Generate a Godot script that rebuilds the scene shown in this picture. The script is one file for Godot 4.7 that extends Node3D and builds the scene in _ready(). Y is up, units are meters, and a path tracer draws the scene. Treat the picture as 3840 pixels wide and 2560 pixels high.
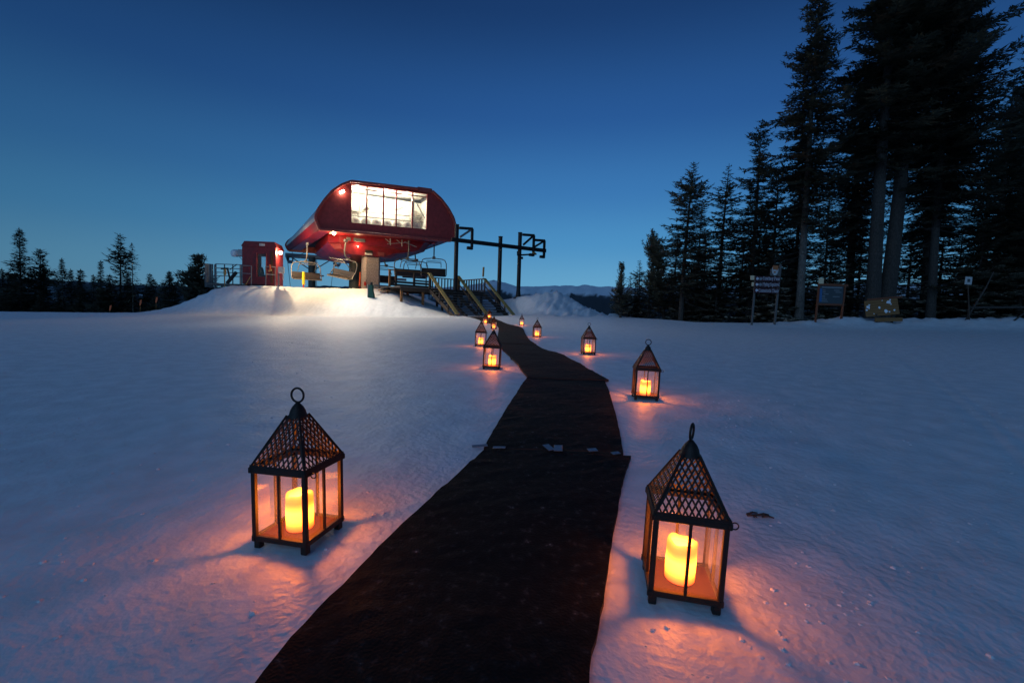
extends Node3D
# Dusk at the top of a ski lift: a path of dark mats between candle lanterns leads to the stairs of a red lift station.
# World: x right, y up, -z away from the viewer; "d" below is the distance -z. Metres.

# ------------------------------------------------------------------ mesh building
class MB:
	var v := PackedVector3Array()
	var n := PackedVector3Array()
	var uv := PackedVector2Array()
	var c := PackedColorArray()
	var col := Color(1, 1, 1)

	func tri(a: Vector3, b: Vector3, d: Vector3, na: Vector3, nb: Vector3, nd: Vector3, ua := Vector2(), ub := Vector2(), ud := Vector2()) -> void:
		if (b - a).cross(d - a).dot(na + nb + nd) > 0.0:
			v.append(a); v.append(d); v.append(b)
			n.append(na); n.append(nd); n.append(nb)
			uv.append(ua); uv.append(ud); uv.append(ub)
		else:
			v.append(a); v.append(b); v.append(d)
			n.append(na); n.append(nb); n.append(nd)
			uv.append(ua); uv.append(ub); uv.append(ud)
		c.append(col); c.append(col); c.append(col)

	func flat(a: Vector3, b: Vector3, d: Vector3, towards: Vector3) -> void:
		var q := (b - a).cross(d - a).normalized()
		if q.dot(towards) < 0.0:
			q = -q
		tri(a, b, d, q, q, q)

	func quad(a: Vector3, b: Vector3, d: Vector3, e: Vector3, towards: Vector3) -> void:
		flat(a, b, d, towards)
		flat(a, d, e, towards)

	# a box with chamfered edges
	func box(at: Vector3, size: Vector3, turn := Basis(), bevel := -1.0) -> void:
		var h := size * 0.5
		var b: float = bevel if bevel >= 0.0 else minf(size.x, minf(size.y, size.z)) * 0.12
		var p := func(s: Vector3, axis: int) -> Vector3:
			var q := Vector3(s.x * (h.x - b), s.y * (h.y - b), s.z * (h.z - b))
			q[axis] = s[axis] * h[axis]
			return at + turn * q
		for axis in 3:
			var o1 := (axis + 1) % 3
			var o2 := (axis + 2) % 3
			for sg in [-1.0, 1.0]:
				var cs := []
				for k in [[-1, -1], [1, -1], [1, 1], [-1, 1]]:
					var s := Vector3()
					s[axis] = sg; s[o1] = k[0]; s[o2] = k[1]
					cs.append(p.call(s, axis))
				var nn := Vector3()
				nn[axis] = sg
				quad(cs[0], cs[1], cs[2], cs[3], turn * nn)
			if b > 0.0:
				for s1 in [-1.0, 1.0]:
					for s2 in [-1.0, 1.0]:
						var sa := Vector3(); var sb := Vector3()
						sa[axis] = -1.0; sb[axis] = 1.0
						sa[o1] = s1; sb[o1] = s1; sa[o2] = s2; sb[o2] = s2
						var nn := Vector3()
						nn[o1] = s1; nn[o2] = s2
						quad(p.call(sa, o1), p.call(sb, o1), p.call(sb, o2), p.call(sa, o2), turn * nn)
		if b > 0.0:
			for sx in [-1.0, 1.0]:
				for sy in [-1.0, 1.0]:
					for sz in [-1.0, 1.0]:
						var s := Vector3(sx, sy, sz)
						flat(p.call(s, 0), p.call(s, 1), p.call(s, 2), turn * s)

	# a bar of rectangular section from a to b; up = which way its height looks
	func bar(a: Vector3, b: Vector3, wide: float, high: float, up := Vector3.UP) -> void:
		var z := (b - a).normalized()
		if absf(z.dot(up)) > 0.98:
			up = Vector3.RIGHT if absf(z.x) < 0.9 else Vector3.FORWARD
		var x := up.cross(z).normalized()
		var y := z.cross(x)
		box((a + b) * 0.5, Vector3(wide, high, a.distance_to(b)), Basis(x, y, z))

	# a round tube through points; radius is one number or one per point
	func tube(pts: Array, radius, sides := 8, caps := true, closed := false) -> void:
		var rings := []
		var count := pts.size()
		var ref := Vector3.UP
		for i in count:
			var before: Vector3 = pts[(i - 1 + count) % count] if closed else pts[maxi(i - 1, 0)]
			var after: Vector3 = pts[(i + 1) % count] if closed else pts[mini(i + 1, count - 1)]
			var t := (after - before).normalized()
			if i == 0:
				ref = Vector3.UP if absf(t.y) < 0.9 else Vector3.RIGHT
			var x := ref.cross(t)
			if x.length() < 0.05:
				x = Vector3(0.3, 0.5, 0.8).cross(t)
			x = x.normalized()
			var y := t.cross(x).normalized()
			ref = y
			var r: float = radius[i] if radius is Array else radius
			var ring := []
			for k in sides:
				var a := TAU * k / sides
				var o := x * cos(a) + y * sin(a)
				ring.append([pts[i] + o * r, o])
			rings.append(ring)
		for i in (count if closed else count - 1):
			var r1: Array = rings[i]
			var r2: Array = rings[(i + 1) % count]
			for k in sides:
				var m := (k + 1) % sides
				tri(r1[k][0], r1[m][0], r2[m][0], r1[k][1], r1[m][1], r2[m][1])
				tri(r1[k][0], r2[m][0], r2[k][0], r1[k][1], r2[m][1], r2[k][1])
		if caps and not closed:
			for e in [0, count - 1]:
				var ring: Array = rings[e]
				var out: Vector3 = (pts[0] - pts[1]) if e == 0 else (pts[count - 1] - pts[count - 2])
				for k in range(1, sides - 1):
					flat(ring[0][0], ring[k][0], ring[k + 1][0], out)

	# turned round the y axis; profile of (radius, y); smooth where the profile bends gently
	func lathe(profile: Array, segs := 24, at := Vector3()) -> void:
		var total := 0.0
		var run := [0.0]
		for i in range(1, profile.size()):
			total += profile[i].distance_to(profile[i - 1])
			run.append(total)
		for i in profile.size() - 1:
			var p: Vector2 = profile[i]
			var q: Vector2 = profile[i + 1]
			var e := (q - p).normalized()
			var nn := Vector2(e.y, -e.x)
			var n1 := nn
			var n2 := nn
			if i > 0:
				var e0: Vector2 = (p - profile[i - 1]).normalized()
				if e0.dot(e) > 0.6:
					n1 = (nn + Vector2(e0.y, -e0.x)).normalized()
			if i < profile.size() - 2:
				var e2: Vector2 = (profile[i + 2] - q).normalized()
				if e2.dot(e) > 0.6:
					n2 = (nn + Vector2(e2.y, -e2.x)).normalized()
			for k in segs:
				var a := TAU * k / segs
				var b := TAU * (k + 1) / segs
				var da := Vector3(cos(a), 0, sin(a))
				var db := Vector3(cos(b), 0, sin(b))
				var p1 := at + da * p.x + Vector3(0, p.y, 0)
				var p2 := at + db * p.x + Vector3(0, p.y, 0)
				var p3 := at + db * q.x + Vector3(0, q.y, 0)
				var p4 := at + da * q.x + Vector3(0, q.y, 0)
				var m1 := da * n1.x + Vector3(0, n1.y, 0)
				var m2 := db * n1.x + Vector3(0, n1.y, 0)
				var m3 := db * n2.x + Vector3(0, n2.y, 0)
				var m4 := da * n2.x + Vector3(0, n2.y, 0)
				var u1 := Vector2(float(k) / segs, run[i] / total)
				var u2 := Vector2(float(k + 1) / segs, run[i] / total)
				var u3 := Vector2(float(k + 1) / segs, run[i + 1] / total)
				var u4 := Vector2(float(k) / segs, run[i + 1] / total)
				if p.x > 1e-5:
					tri(p1, p2, p3, m1, m2, m3, u1, u2, u3)
				if q.x > 1e-5:
					tri(p1, p3, p4, m1, m3, m4, u1, u3, u4)

	# a flat outline (x, y) given thickness along z, from z0 to z1
	func slab(outline: PackedVector2Array, z0: float, z1: float) -> void:
		var ix := Geometry2D.triangulate_polygon(outline)
		for k in range(0, ix.size(), 3):
			for z in [z0, z1]:
				var q := []
				for m in 3:
					q.append(Vector3(outline[ix[k + m]].x, outline[ix[k + m]].y, z))
				flat(q[0], q[1], q[2], Vector3(0, 0, -1.0 if z == minf(z0, z1) else 1.0))
		for i in outline.size():
			var a := outline[i]
			var b := outline[(i + 1) % outline.size()]
			var o := Vector3(b.y - a.y, a.x - b.x, 0)
			if not Geometry2D.is_polygon_clockwise(outline):
				pass
			else:
				o = -o
			quad(Vector3(a.x, a.y, z0), Vector3(b.x, b.y, z0), Vector3(b.x, b.y, z1), Vector3(a.x, a.y, z1), o)

	func mesh() -> ArrayMesh:
		var a := []
		a.resize(Mesh.ARRAY_MAX)
		a[Mesh.ARRAY_VERTEX] = v
		a[Mesh.ARRAY_NORMAL] = n
		a[Mesh.ARRAY_TEX_UV] = uv
		a[Mesh.ARRAY_COLOR] = c
		var m := ArrayMesh.new()
		m.add_surface_from_arrays(Mesh.PRIMITIVE_TRIANGLES, a)
		return m


# ------------------------------------------------------------------ scene bookkeeping
var used := {}
var M := {}
var rng := RandomNumberGenerator.new()
var bumps := FastNoiseLite.new()
var lumps := FastNoiseLite.new()

func numbered(called: String) -> String:
	used[called] = used.get(called, -1) + 1
	return called if used[called] == 0 else "%s_%03d" % [called, used[called]]

func tag(o: Node, label: String, category := "", group := "", kind := "") -> void:
	o.set_meta("label", label)
	if category: o.set_meta("category", category)
	if group: o.set_meta("group", group)
	if kind: o.set_meta("kind", kind)

func thing(called: String, label: String, category: String, at := Vector3.ZERO, turn := 0.0, group := "") -> Node3D:
	var o := Node3D.new()
	o.name = numbered(called)
	add_child(o)
	o.position = at
	o.rotation_degrees.y = turn
	tag(o, label, category, group)
	return o

func part(called: String, shape, m: Material, parent: Node, kind := "") -> MeshInstance3D:
	var o := MeshInstance3D.new()
	o.name = called
	o.mesh = shape.mesh() if shape is MB else shape
	o.material_override = m
	parent.add_child(o, true)
	if kind: o.set_meta("kind", kind)
	return o

func single(called: String, shape, m: Material, label: String, category: String, at := Vector3.ZERO, turn := 0.0, group := "", kind := "") -> MeshInstance3D:
	var o := MeshInstance3D.new()
	o.name = numbered(called)
	o.mesh = shape.mesh() if shape is MB else shape
	o.material_override = m
	add_child(o)
	o.position = at
	o.rotation_degrees.y = turn
	tag(o, label, category, group, kind)
	return o

func boxed(called: String, at: Vector3, size: Vector3, m: Material, parent: Node, turn := Basis()) -> MeshInstance3D:
	var b := MB.new()
	b.box(at, size, turn)
	return part(called, b, m, parent)

func barred(called: String, a: Vector3, b: Vector3, wide: float, high: float, m: Material, parent: Node, up := Vector3.UP) -> MeshInstance3D:
	var s := MB.new()
	s.bar(a, b, wide, high, up)
	return part(called, s, m, parent)

func tubed(called: String, pts: Array, r, m: Material, parent: Node, sides := 8) -> MeshInstance3D:
	var s := MB.new()
	s.tube(pts, r, sides)
	return part(called, s, m, parent)

# ------------------------------------------------------------------ materials
func noise_picture(freq: float, low: float, high: float, seed_at: int, octaves := 4, size := 256, stretch := false) -> NoiseTexture2D:
	var f := FastNoiseLite.new()
	f.noise_type = FastNoiseLite.TYPE_SIMPLEX_SMOOTH
	f.seed = seed_at
	f.frequency = freq
	f.fractal_octaves = octaves
	var t := NoiseTexture2D.new()
	t.width = size
	t.height = size
	t.seamless = true
	t.noise = f
	var g := Gradient.new()
	g.set_color(0, Color(low, low, low))
	g.set_color(1, Color(high, high, high))
	t.color_ramp = g
	return t

func lin(r: float, g: float, b: float) -> Color:
	return Color(r, g, b).linear_to_srgb()

func mat(color: Color, rough := 0.7, metal := 0.0, tex: Texture2D = null, scale := Vector3.ONE, bump: Texture2D = null, bump_cm := 0.5, world := false) -> StandardMaterial3D:
	var m := StandardMaterial3D.new()
	m.albedo_color = color
	m.roughness = rough
	m.metallic = metal
	if tex:
		m.albedo_texture = tex
	if tex or bump:
		m.uv1_triplanar = true
		m.uv1_world_triplanar = world
		m.uv1_scale = scale
	if bump:
		m.heightmap_enabled = true
		m.heightmap_texture = bump
		m.heightmap_scale = bump_cm
	return m

func glow(color: Color, energy: float) -> StandardMaterial3D:
	var m := StandardMaterial3D.new()
	m.albedo_color = color
	m.emission_enabled = true
	m.emission = color
	m.emission_energy_multiplier = energy
	return m

func glass(alpha := 0.06) -> StandardMaterial3D:
	var m := StandardMaterial3D.new()
	m.albedo_color = Color(0.9, 0.95, 0.95, alpha)
	m.transparency = BaseMaterial3D.TRANSPARENCY_ALPHA
	m.roughness = 0.03
	return m

func make_materials() -> void:
	var soft := noise_picture(0.02, 0.78, 1.0, 3)
	var fine := noise_picture(0.06, 0.62, 1.0, 5)
	var grain := noise_picture(0.05, 0.55, 1.0, 8)
	var rough_bump := noise_picture(0.05, 0.0, 1.0, 11, 5, 512)
	M.snow = mat(lin(0.84, 0.86, 0.88), 0.55, 0.0, noise_picture(0.012, 0.90, 1.0, 21, 5, 512), Vector3.ONE * 0.55, noise_picture(0.03, 0.0, 1.0, 23, 6, 1024), 0.5, true)
	M.loose_snow = mat(lin(0.8, 0.82, 0.85), 0.7)
	M.iron = mat(lin(0.028, 0.017, 0.012), 0.55, 0.3, fine, Vector3.ONE * 6.0, rough_bump, 0.08)
	M.rust = mat(lin(0.10, 0.040, 0.016), 0.8, 0.1, fine, Vector3.ONE * 5.0, rough_bump, 0.06)
	M.glass = glass(0.05)
	M.window = glass(0.07)
	var rubber_look := noise_picture(0.018, 0.0, 1.0, 31, 5, 1024)
	var ramp := Gradient.new()
	ramp.offsets = PackedFloat32Array([0.0, 0.45, 0.70, 0.88, 1.0])
	ramp.colors = PackedColorArray([lin(0.0048, 0.0050, 0.0052), lin(0.0066, 0.0068, 0.007), lin(0.011, 0.011, 0.011), lin(0.035, 0.034, 0.034), lin(0.25, 0.25, 0.26)])
	rubber_look.color_ramp = ramp
	M.rubber = mat(Color(1, 1, 1), 0.85, 0.0, rubber_look, Vector3(0.9, 0.9, 0.9), noise_picture(0.16, 0.0, 1.0, 33, 3, 512), 0.2, true)
	M.rubber.metallic_specular = 0.25
	M.rubber_edge = mat(lin(0.03, 0.018, 0.014), 0.9)
	M.tape = mat(lin(0.32, 0.32, 0.33), 0.35, 0.6, soft, Vector3.ONE * 8.0)
	M.red = mat(lin(0.30, 0.008, 0.012), 0.35, 0.0, soft, Vector3.ONE * 0.4)
	M.red.clearcoat_enabled = true
	M.red.clearcoat = 0.5
	M.red.clearcoat_roughness = 0.2
	M.hut_red = mat(lin(0.17, 0.006, 0.009), 0.5, 0.0, soft, Vector3.ONE * 0.6)
	M.maroon = mat(lin(0.40, 0.048, 0.042), 0.5, 0.0, soft, Vector3.ONE * 0.5)
	M.rim = mat(lin(0.42, 0.075, 0.06), 0.45, 0.0, soft, Vector3.ONE * 0.7)
	M.roof_metal = mat(lin(0.42, 0.42, 0.43), 0.3, 0.4, soft, Vector3.ONE * 0.3)
	M.charcoal = mat(lin(0.02, 0.019, 0.02), 0.7, 0.0, soft, Vector3.ONE)
	M.black_steel = mat(lin(0.009, 0.009, 0.010), 0.6, 0.2, soft, Vector3.ONE)
	M.cream = mat(lin(0.76, 0.74, 0.66), 0.7, 0.0, soft, Vector3.ONE)
	M.machine = mat(lin(0.60, 0.58, 0.50), 0.5, 0.2, fine, Vector3.ONE)
	M.pale_tyre = mat(lin(0.46, 0.44, 0.38), 0.7)
	M.tyre = mat(lin(0.10, 0.095, 0.085), 0.8)
	M.concrete = mat(lin(0.56, 0.46, 0.39), 0.85, 0.0, fine, Vector3(0.8, 0.4, 0.8), rough_bump, 1.2)
	M.green_steel = mat(lin(0.10, 0.11, 0.085), 0.6, 0.2, fine, Vector3.ONE)
	M.galvanised = mat(lin(0.30, 0.31, 0.32), 0.45, 0.5, fine, Vector3.ONE * 2.0)
	M.white_paint = mat(lin(0.62, 0.60, 0.58), 0.4, 0.0, soft, Vector3.ONE)
	M.chair_paint = mat(lin(0.28, 0.27, 0.255), 0.45, 0.2, fine, Vector3.ONE * 2.0)
	M.seat = mat(lin(0.035, 0.028, 0.028), 0.6, 0.0, soft, Vector3.ONE)
	M.timber = mat(lin(0.11, 0.075, 0.052), 0.85, 0.0, grain, Vector3(3, 12, 12), rough_bump, 0.4)
	M.grey_timber = mat(lin(0.20, 0.19, 0.18), 0.85, 0.0, grain, Vector3(2, 9, 9), rough_bump, 0.4)
	M.yellow_timber = mat(lin(0.56, 0.40, 0.12), 0.7, 0.0, grain, Vector3(6, 6, 1.0), rough_bump, 0.3)
	M.brown_timber = mat(lin(0.30, 0.085, 0.032), 0.75, 0.0, grain, Vector3(9, 2, 9), rough_bump, 0.3)
	M.sign_wood = mat(lin(0.42, 0.19, 0.06), 0.8, 0.0, grain, Vector3(2, 9, 9), rough_bump, 0.4)
	M.sign_red = mat(lin(0.055, 0.010, 0.016), 0.55)
	M.letter = mat(lin(0.62, 0.60, 0.64), 0.5)
	M.board_face = mat(lin(0.045, 0.055, 0.062), 0.4)
	M.board_blue = mat(lin(0.03, 0.11, 0.26), 0.5)
	M.board_text = mat(lin(0.22, 0.23, 0.24), 0.5)
	M.reflector = mat(lin(0.75, 0.55, 0.33), 0.5)
	M.badge_orange = mat(lin(0.42, 0.13, 0.04), 0.5)
	M.yellow_pad = mat(lin(0.85, 0.66, 0.015), 0.6)
	M.red_pad = mat(lin(0.55, 0.03, 0.02), 0.6)
	M.orange = mat(lin(0.85, 0.13, 0.03), 0.6)
	M.green_pad = mat(lin(0.012, 0.085, 0.06), 0.6)
	M.bamboo = mat(lin(0.40, 0.22, 0.06), 0.6)
	M.bark = mat(lin(0.12, 0.095, 0.078), 0.95, 0.0, grain, Vector3(1.2, 0.35, 1.2), rough_bump, 6.0)
	M.pale_bark = mat(lin(0.27, 0.235, 0.20), 0.95, 0.0, grain, Vector3(1.2, 0.35, 1.2), rough_bump, 5.0)
	M.needles = mat(Color(1, 0.93, 0.82), 0.75)
	M.needles.vertex_color_use_as_albedo = true
	M.hills = mat(Color(1, 1, 1), 0.9)
	M.hills.vertex_color_use_as_albedo = true
	M.lamp = glow(Color(1.0, 0.92, 0.78), 30.0)
	M.tube_lamp = glow(Color(1.0, 0.95, 0.82), 6.0)
	# wax: falloff of its inner glow is painted into the emission along its height
	var wax := StandardMaterial3D.new()
	wax.albedo_color = lin(0.8, 0.6, 0.35)
	wax.roughness = 0.6
	wax.emission_enabled = true
	wax.emission = Color(1, 1, 1)
	wax.emission_energy_multiplier = 10.5
	wax.emission_operator = BaseMaterial3D.EMISSION_OP_MULTIPLY
	var gt := GradientTexture2D.new()
	gt.width = 8
	gt.height = 256
	gt.fill_from = Vector2(0, 0)
	gt.fill_to = Vector2(0, 1)
	var gg := Gradient.new()
	gg.offsets = PackedFloat32Array([0.0, 0.20, 0.27, 0.36, 0.50, 0.575, 0.64, 0.70, 0.80, 0.88, 1.0])
	gg.colors = PackedColorArray([lin(0.15, 0.010, 0.0005), lin(0.20, 0.016, 0.0005), lin(0.45, 0.060, 0.002), lin(0.9, 0.20, 0.012), lin(0.95, 0.23, 0.016), lin(0.55, 0.085, 0.003), lin(0.34, 0.040, 0.001), lin(0.38, 0.048, 0.001), lin(0.6, 0.14, 0.01), lin(0.9, 0.28, 0.03), lin(1.0, 0.32, 0.04)])
	gt.gradient = gg
	wax.emission_texture = gt
	M.wax = wax

# ------------------------------------------------------------------ the lie of the land
const PROFILE := [[-20.0, -0.5], [0.0, 0.0], [1.6, 0.065], [4.0, 0.2], [8.0, 0.31], [14.0, 0.38], [20.0, 0.46], [24.0, 0.62], [28.0, 0.88], [34.0, 0.98], [60.0, 1.0]]

const TRACKS := [[1.1, 0.75, 0.15], [1.9, 0.95, 0.2], [2.2, 1.5, 0.3], [-1.6, -0.7, 0.25], [-1.0, -1.35, 0.2]]   # old ski tracks: start, drift, swing

func slope_at(j: int) -> float:
	var a := maxi(j - 1, 0)
	var b := mini(j + 1, PROFILE.size() - 1)
	return (PROFILE[b][1] - PROFILE[a][1]) / (PROFILE[b][0] - PROFILE[a][0])

func rise(d: float) -> float:
	if d <= PROFILE[0][0]: return PROFILE[0][1]
	if d >= PROFILE[-1][0]: return PROFILE[-1][1]
	var i := 0
	while d > PROFILE[i + 1][0]: i += 1
	var w: float = PROFILE[i + 1][0] - PROFILE[i][0]
	var t: float = (d - PROFILE[i][0]) / w
	var y0: float = PROFILE[i][1]
	var y1: float = PROFILE[i + 1][1]
	return (2 * t * t * t - 3 * t * t + 1) * y0 + (t * t * t - 2 * t * t + t) * w * slope_at(i) + (-2 * t * t * t + 3 * t * t) * y1 + (t * t * t - t * t) * w * slope_at(i + 1)

func lie(x: float, d: float) -> float:   # the smooth ground
	var y := rise(d) + 0.02 * clampf(x, -45, 45) * smoothstep(0.0, 25.0, d)
	y += (0.28 + 0.022 * clampf(x - 15.0, 0, 12)) * smoothstep(13.0, 17.5, x) * exp(-pow((d - 24.6) / 1.5, 2))
	y += 0.16 * exp(-pow(x - 17.9, 2) - pow((d - 24.2) / 0.9, 2))
	y += 1.98 * smoothstep(-25.0, -20.0, x) * (1.0 - smoothstep(-10.2, -3.5, x)) * smoothstep(27.6, 33.0 + 2.0 * smoothstep(-17.5, -15.0, x), d)
	y += 0.42 * exp(-pow(absf(x - 3.6) / 3.6, 3) - pow((d - 37.0) / 4.4, 2))
	y += 1.35 * smoothstep(-6.0, -2.5, x) * (1.0 - smoothstep(3.2, 7.2, x)) * smoothstep(31.5 + 4.5 * (1.0 - smoothstep(-0.5, 2.5, x)), 36.0 + 3.0 * (1.0 - smoothstep(-1.0, 1.0, x)), d)
	y -= 0.30 * exp(-pow((d - 29.4) / 1.1, 2)) * smoothstep(-24.0, -19.0, x) * (1.0 - smoothstep(-6.5, -4.0, x))
	var edge := 29.0 + 13.0 * smoothstep(-27.0, -20.0, x) - 16.3 * smoothstep(5.0, 11.0, x)
	var t := maxf(0.0, d - edge)
	var drop := 0.3 * t * t / (t + 5.0)
	return y - 160.0 * (1.0 - exp(-drop / 160.0))

func ground(x: float, d: float) -> float:   # with its lumps
	var y := lie(x, d)
	if d < 60.0 and d > -10.0:
		y += 0.004 * bumps.get_noise_2d(x * 6.0, d * 6.0) + 0.010 * bumps.get_noise_2d(x * 1.3 + 40.0, d * 1.3)
		var off := absf(x - lerpf(0.0, -0.6, smoothstep(3.0, 22.0, d)))
		y += 0.007 * smoothstep(0.7, 1.6, off) * bumps.get_noise_2d(x * 1.6, d * 5.5 + 0.8 * x)
		for k in 5:
			var line: float = TRACKS[k][0] + TRACKS[k][1] * d + TRACKS[k][2] * sin(d * 0.35 + k)
			for side in [-0.09, 0.09]:
				y -= 0.010 * exp(-pow((x - line - side) / 0.045, 2)) * smoothstep(0.8, 2.0, off)
		var mound := smoothstep(-28.0, -24.0, x) * (1.0 - smoothstep(-6.5, -4.5, x)) * smoothstep(28.0, 29.5, d)
		var heap := smoothstep(0.5, 2.5, x) * (1.0 - smoothstep(7.5, 9.0, x)) * smoothstep(30.5, 33.0, d) * (1.0 - smoothstep(41.0, 45.0, d))
		var bank := smoothstep(12.0, 15.0, x) * exp(-pow((d - 24.6) / 1.6, 2))
		var left_lumps := smoothstep(-25.0, -23.0, x) * (1.0 - smoothstep(-20.0, -18.0, x)) * smoothstep(29.0, 31.0, d)
		var rough := 0.05 * mound + 0.36 * heap + 0.13 * bank + 0.08 * left_lumps
		if rough > 0.004:
			y += rough * ((0.6 * lumps.get_noise_2d(x * 0.9 + 3.0, d * 0.9) if heap > 0.0 else 0.0) + lumps.get_noise_2d(x * 2.0, d * 2.0) + 0.5 * lumps.get_noise_2d(x * 6.0, d * 6.0 + 9.0))
	return y

func at_ground(x: float, d: float, sunk := 0.0) -> Vector3:
	return Vector3(x, ground(x, d) - sunk, -d)

func build_ground() -> void:
	var angles := []
	var a := -180.0
	while a < 180.0:
		angles.append(deg_to_rad(a))
		a += 0.26 if absf(a) < 62.0 else (1.0 if absf(a) < 80.0 else 8.0)
	var radii := []
	var r := 1.2
	while r < 70.0:
		radii.append(r)
		r *= 1.0105 if r < 52.0 else 1.03
	while r < 2600.0:
		radii.append(r)
		r *= 1.12
	var origin := Vector2(0, -5.0)   # x, d
	var nv := angles.size()
	var v := PackedVector3Array()
	v.append(Vector3(0, ground(0, -5.0), 5.0))
	for rr in radii:
		for aa in angles:
			var x: float = origin.x + rr * sin(aa)
			var d: float = origin.y + rr * cos(aa)
			v.append(Vector3(x, ground(x, d), -d))
	var ix := PackedInt32Array()
	for k in nv:
		ix.append_array([0, 1 + k, 1 + (k + 1) % nv])
	for i in radii.size() - 1:
		for k in nv:
			var m := (k + 1) % nv
			var p := 1 + i * nv
			ix.append_array([p + k, p + nv + k, p + nv + m, p + k, p + nv + m, p + m])
	var n := PackedVector3Array()
	n.resize(v.size())
	for t in range(0, ix.size(), 3):
		var q := (v[ix[t + 2]] - v[ix[t]]).cross(v[ix[t + 1]] - v[ix[t]])
		if q.y < 0: q = -q
		n[ix[t]] += q; n[ix[t + 1]] += q; n[ix[t + 2]] += q
	for k in n.size():
		n[k] = n[k].normalized()
	# clockwise seen from above
	for t in range(0, ix.size(), 3):
		if (v[ix[t + 1]] - v[ix[t]]).cross(v[ix[t + 2]] - v[ix[t]]).y > 0:
			var s := ix[t + 1]
			ix[t + 1] = ix[t + 2]
			ix[t + 2] = s
	var arr := []
	arr.resize(Mesh.ARRAY_MAX)
	arr[Mesh.ARRAY_VERTEX] = v
	arr[Mesh.ARRAY_NORMAL] = n
	arr[Mesh.ARRAY_INDEX] = ix
	var mesh := ArrayMesh.new()
	mesh.add_surface_from_arrays(Mesh.PRIMITIVE_TRIANGLES, arr)
	single("snow_ground", mesh, M.snow, "wide groomed field of blue dusk snow rising to the lift station", "ground", Vector3.ZERO, 0, "", "structure")

func build_crumbs() -> void:
	# crumbs of crusty snow lying about, far too many to count
	rng.seed = 5
	var mm := MultiMesh.new()
	mm.transform_format = MultiMesh.TRANSFORM_3D
	mm.mesh = blob(1.0, 0.75, rng).mesh()
	var spots := []
	while spots.size() < 5200:
		var d := pow(rng.randf(), 1.5) * 17.0 + 0.7
		var x := rng.randf_range(-1.25, 1.25) * (d + 0.6)
		if bumps.get_noise_2d(x * 0.7 + 9.0, d * 0.7) < rng.randf_range(-0.25, 0.45):
			continue
		var mid := lerpf(-0.2, 0.45, smoothstep(1.0, 3.5, d)) + 0.15 * smoothstep(4.5, 6.0, d) - 0.75 * smoothstep(6.5, 14.0, d)
		if absf(x - mid) < 0.58:
			continue
		spots.append(Vector2(x, d))
	mm.instance_count = spots.size()
	for k in spots.size():
		var r := 0.0025 + 0.009 * pow(rng.randf(), 3.5)
		var b := Basis.from_euler(Vector3(rng.randf_range(-0.4, 0.4), rng.randf() * TAU, rng.randf_range(-0.4, 0.4))).scaled(Vector3(r, r * rng.randf_range(0.5, 1.0), r))
		mm.set_instance_transform(k, Transform3D(b, at_ground(spots[k].x, spots[k].y, 0.002)))
	var o := MultiMeshInstance3D.new()
	o.name = "snow_crumbs"
	o.multimesh = mm
	o.material_override = M.snow
	add_child(o)
	tag(o, "loose crumbs of crusted snow scattered over the groomed field", "snow", "", "stuff")

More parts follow.
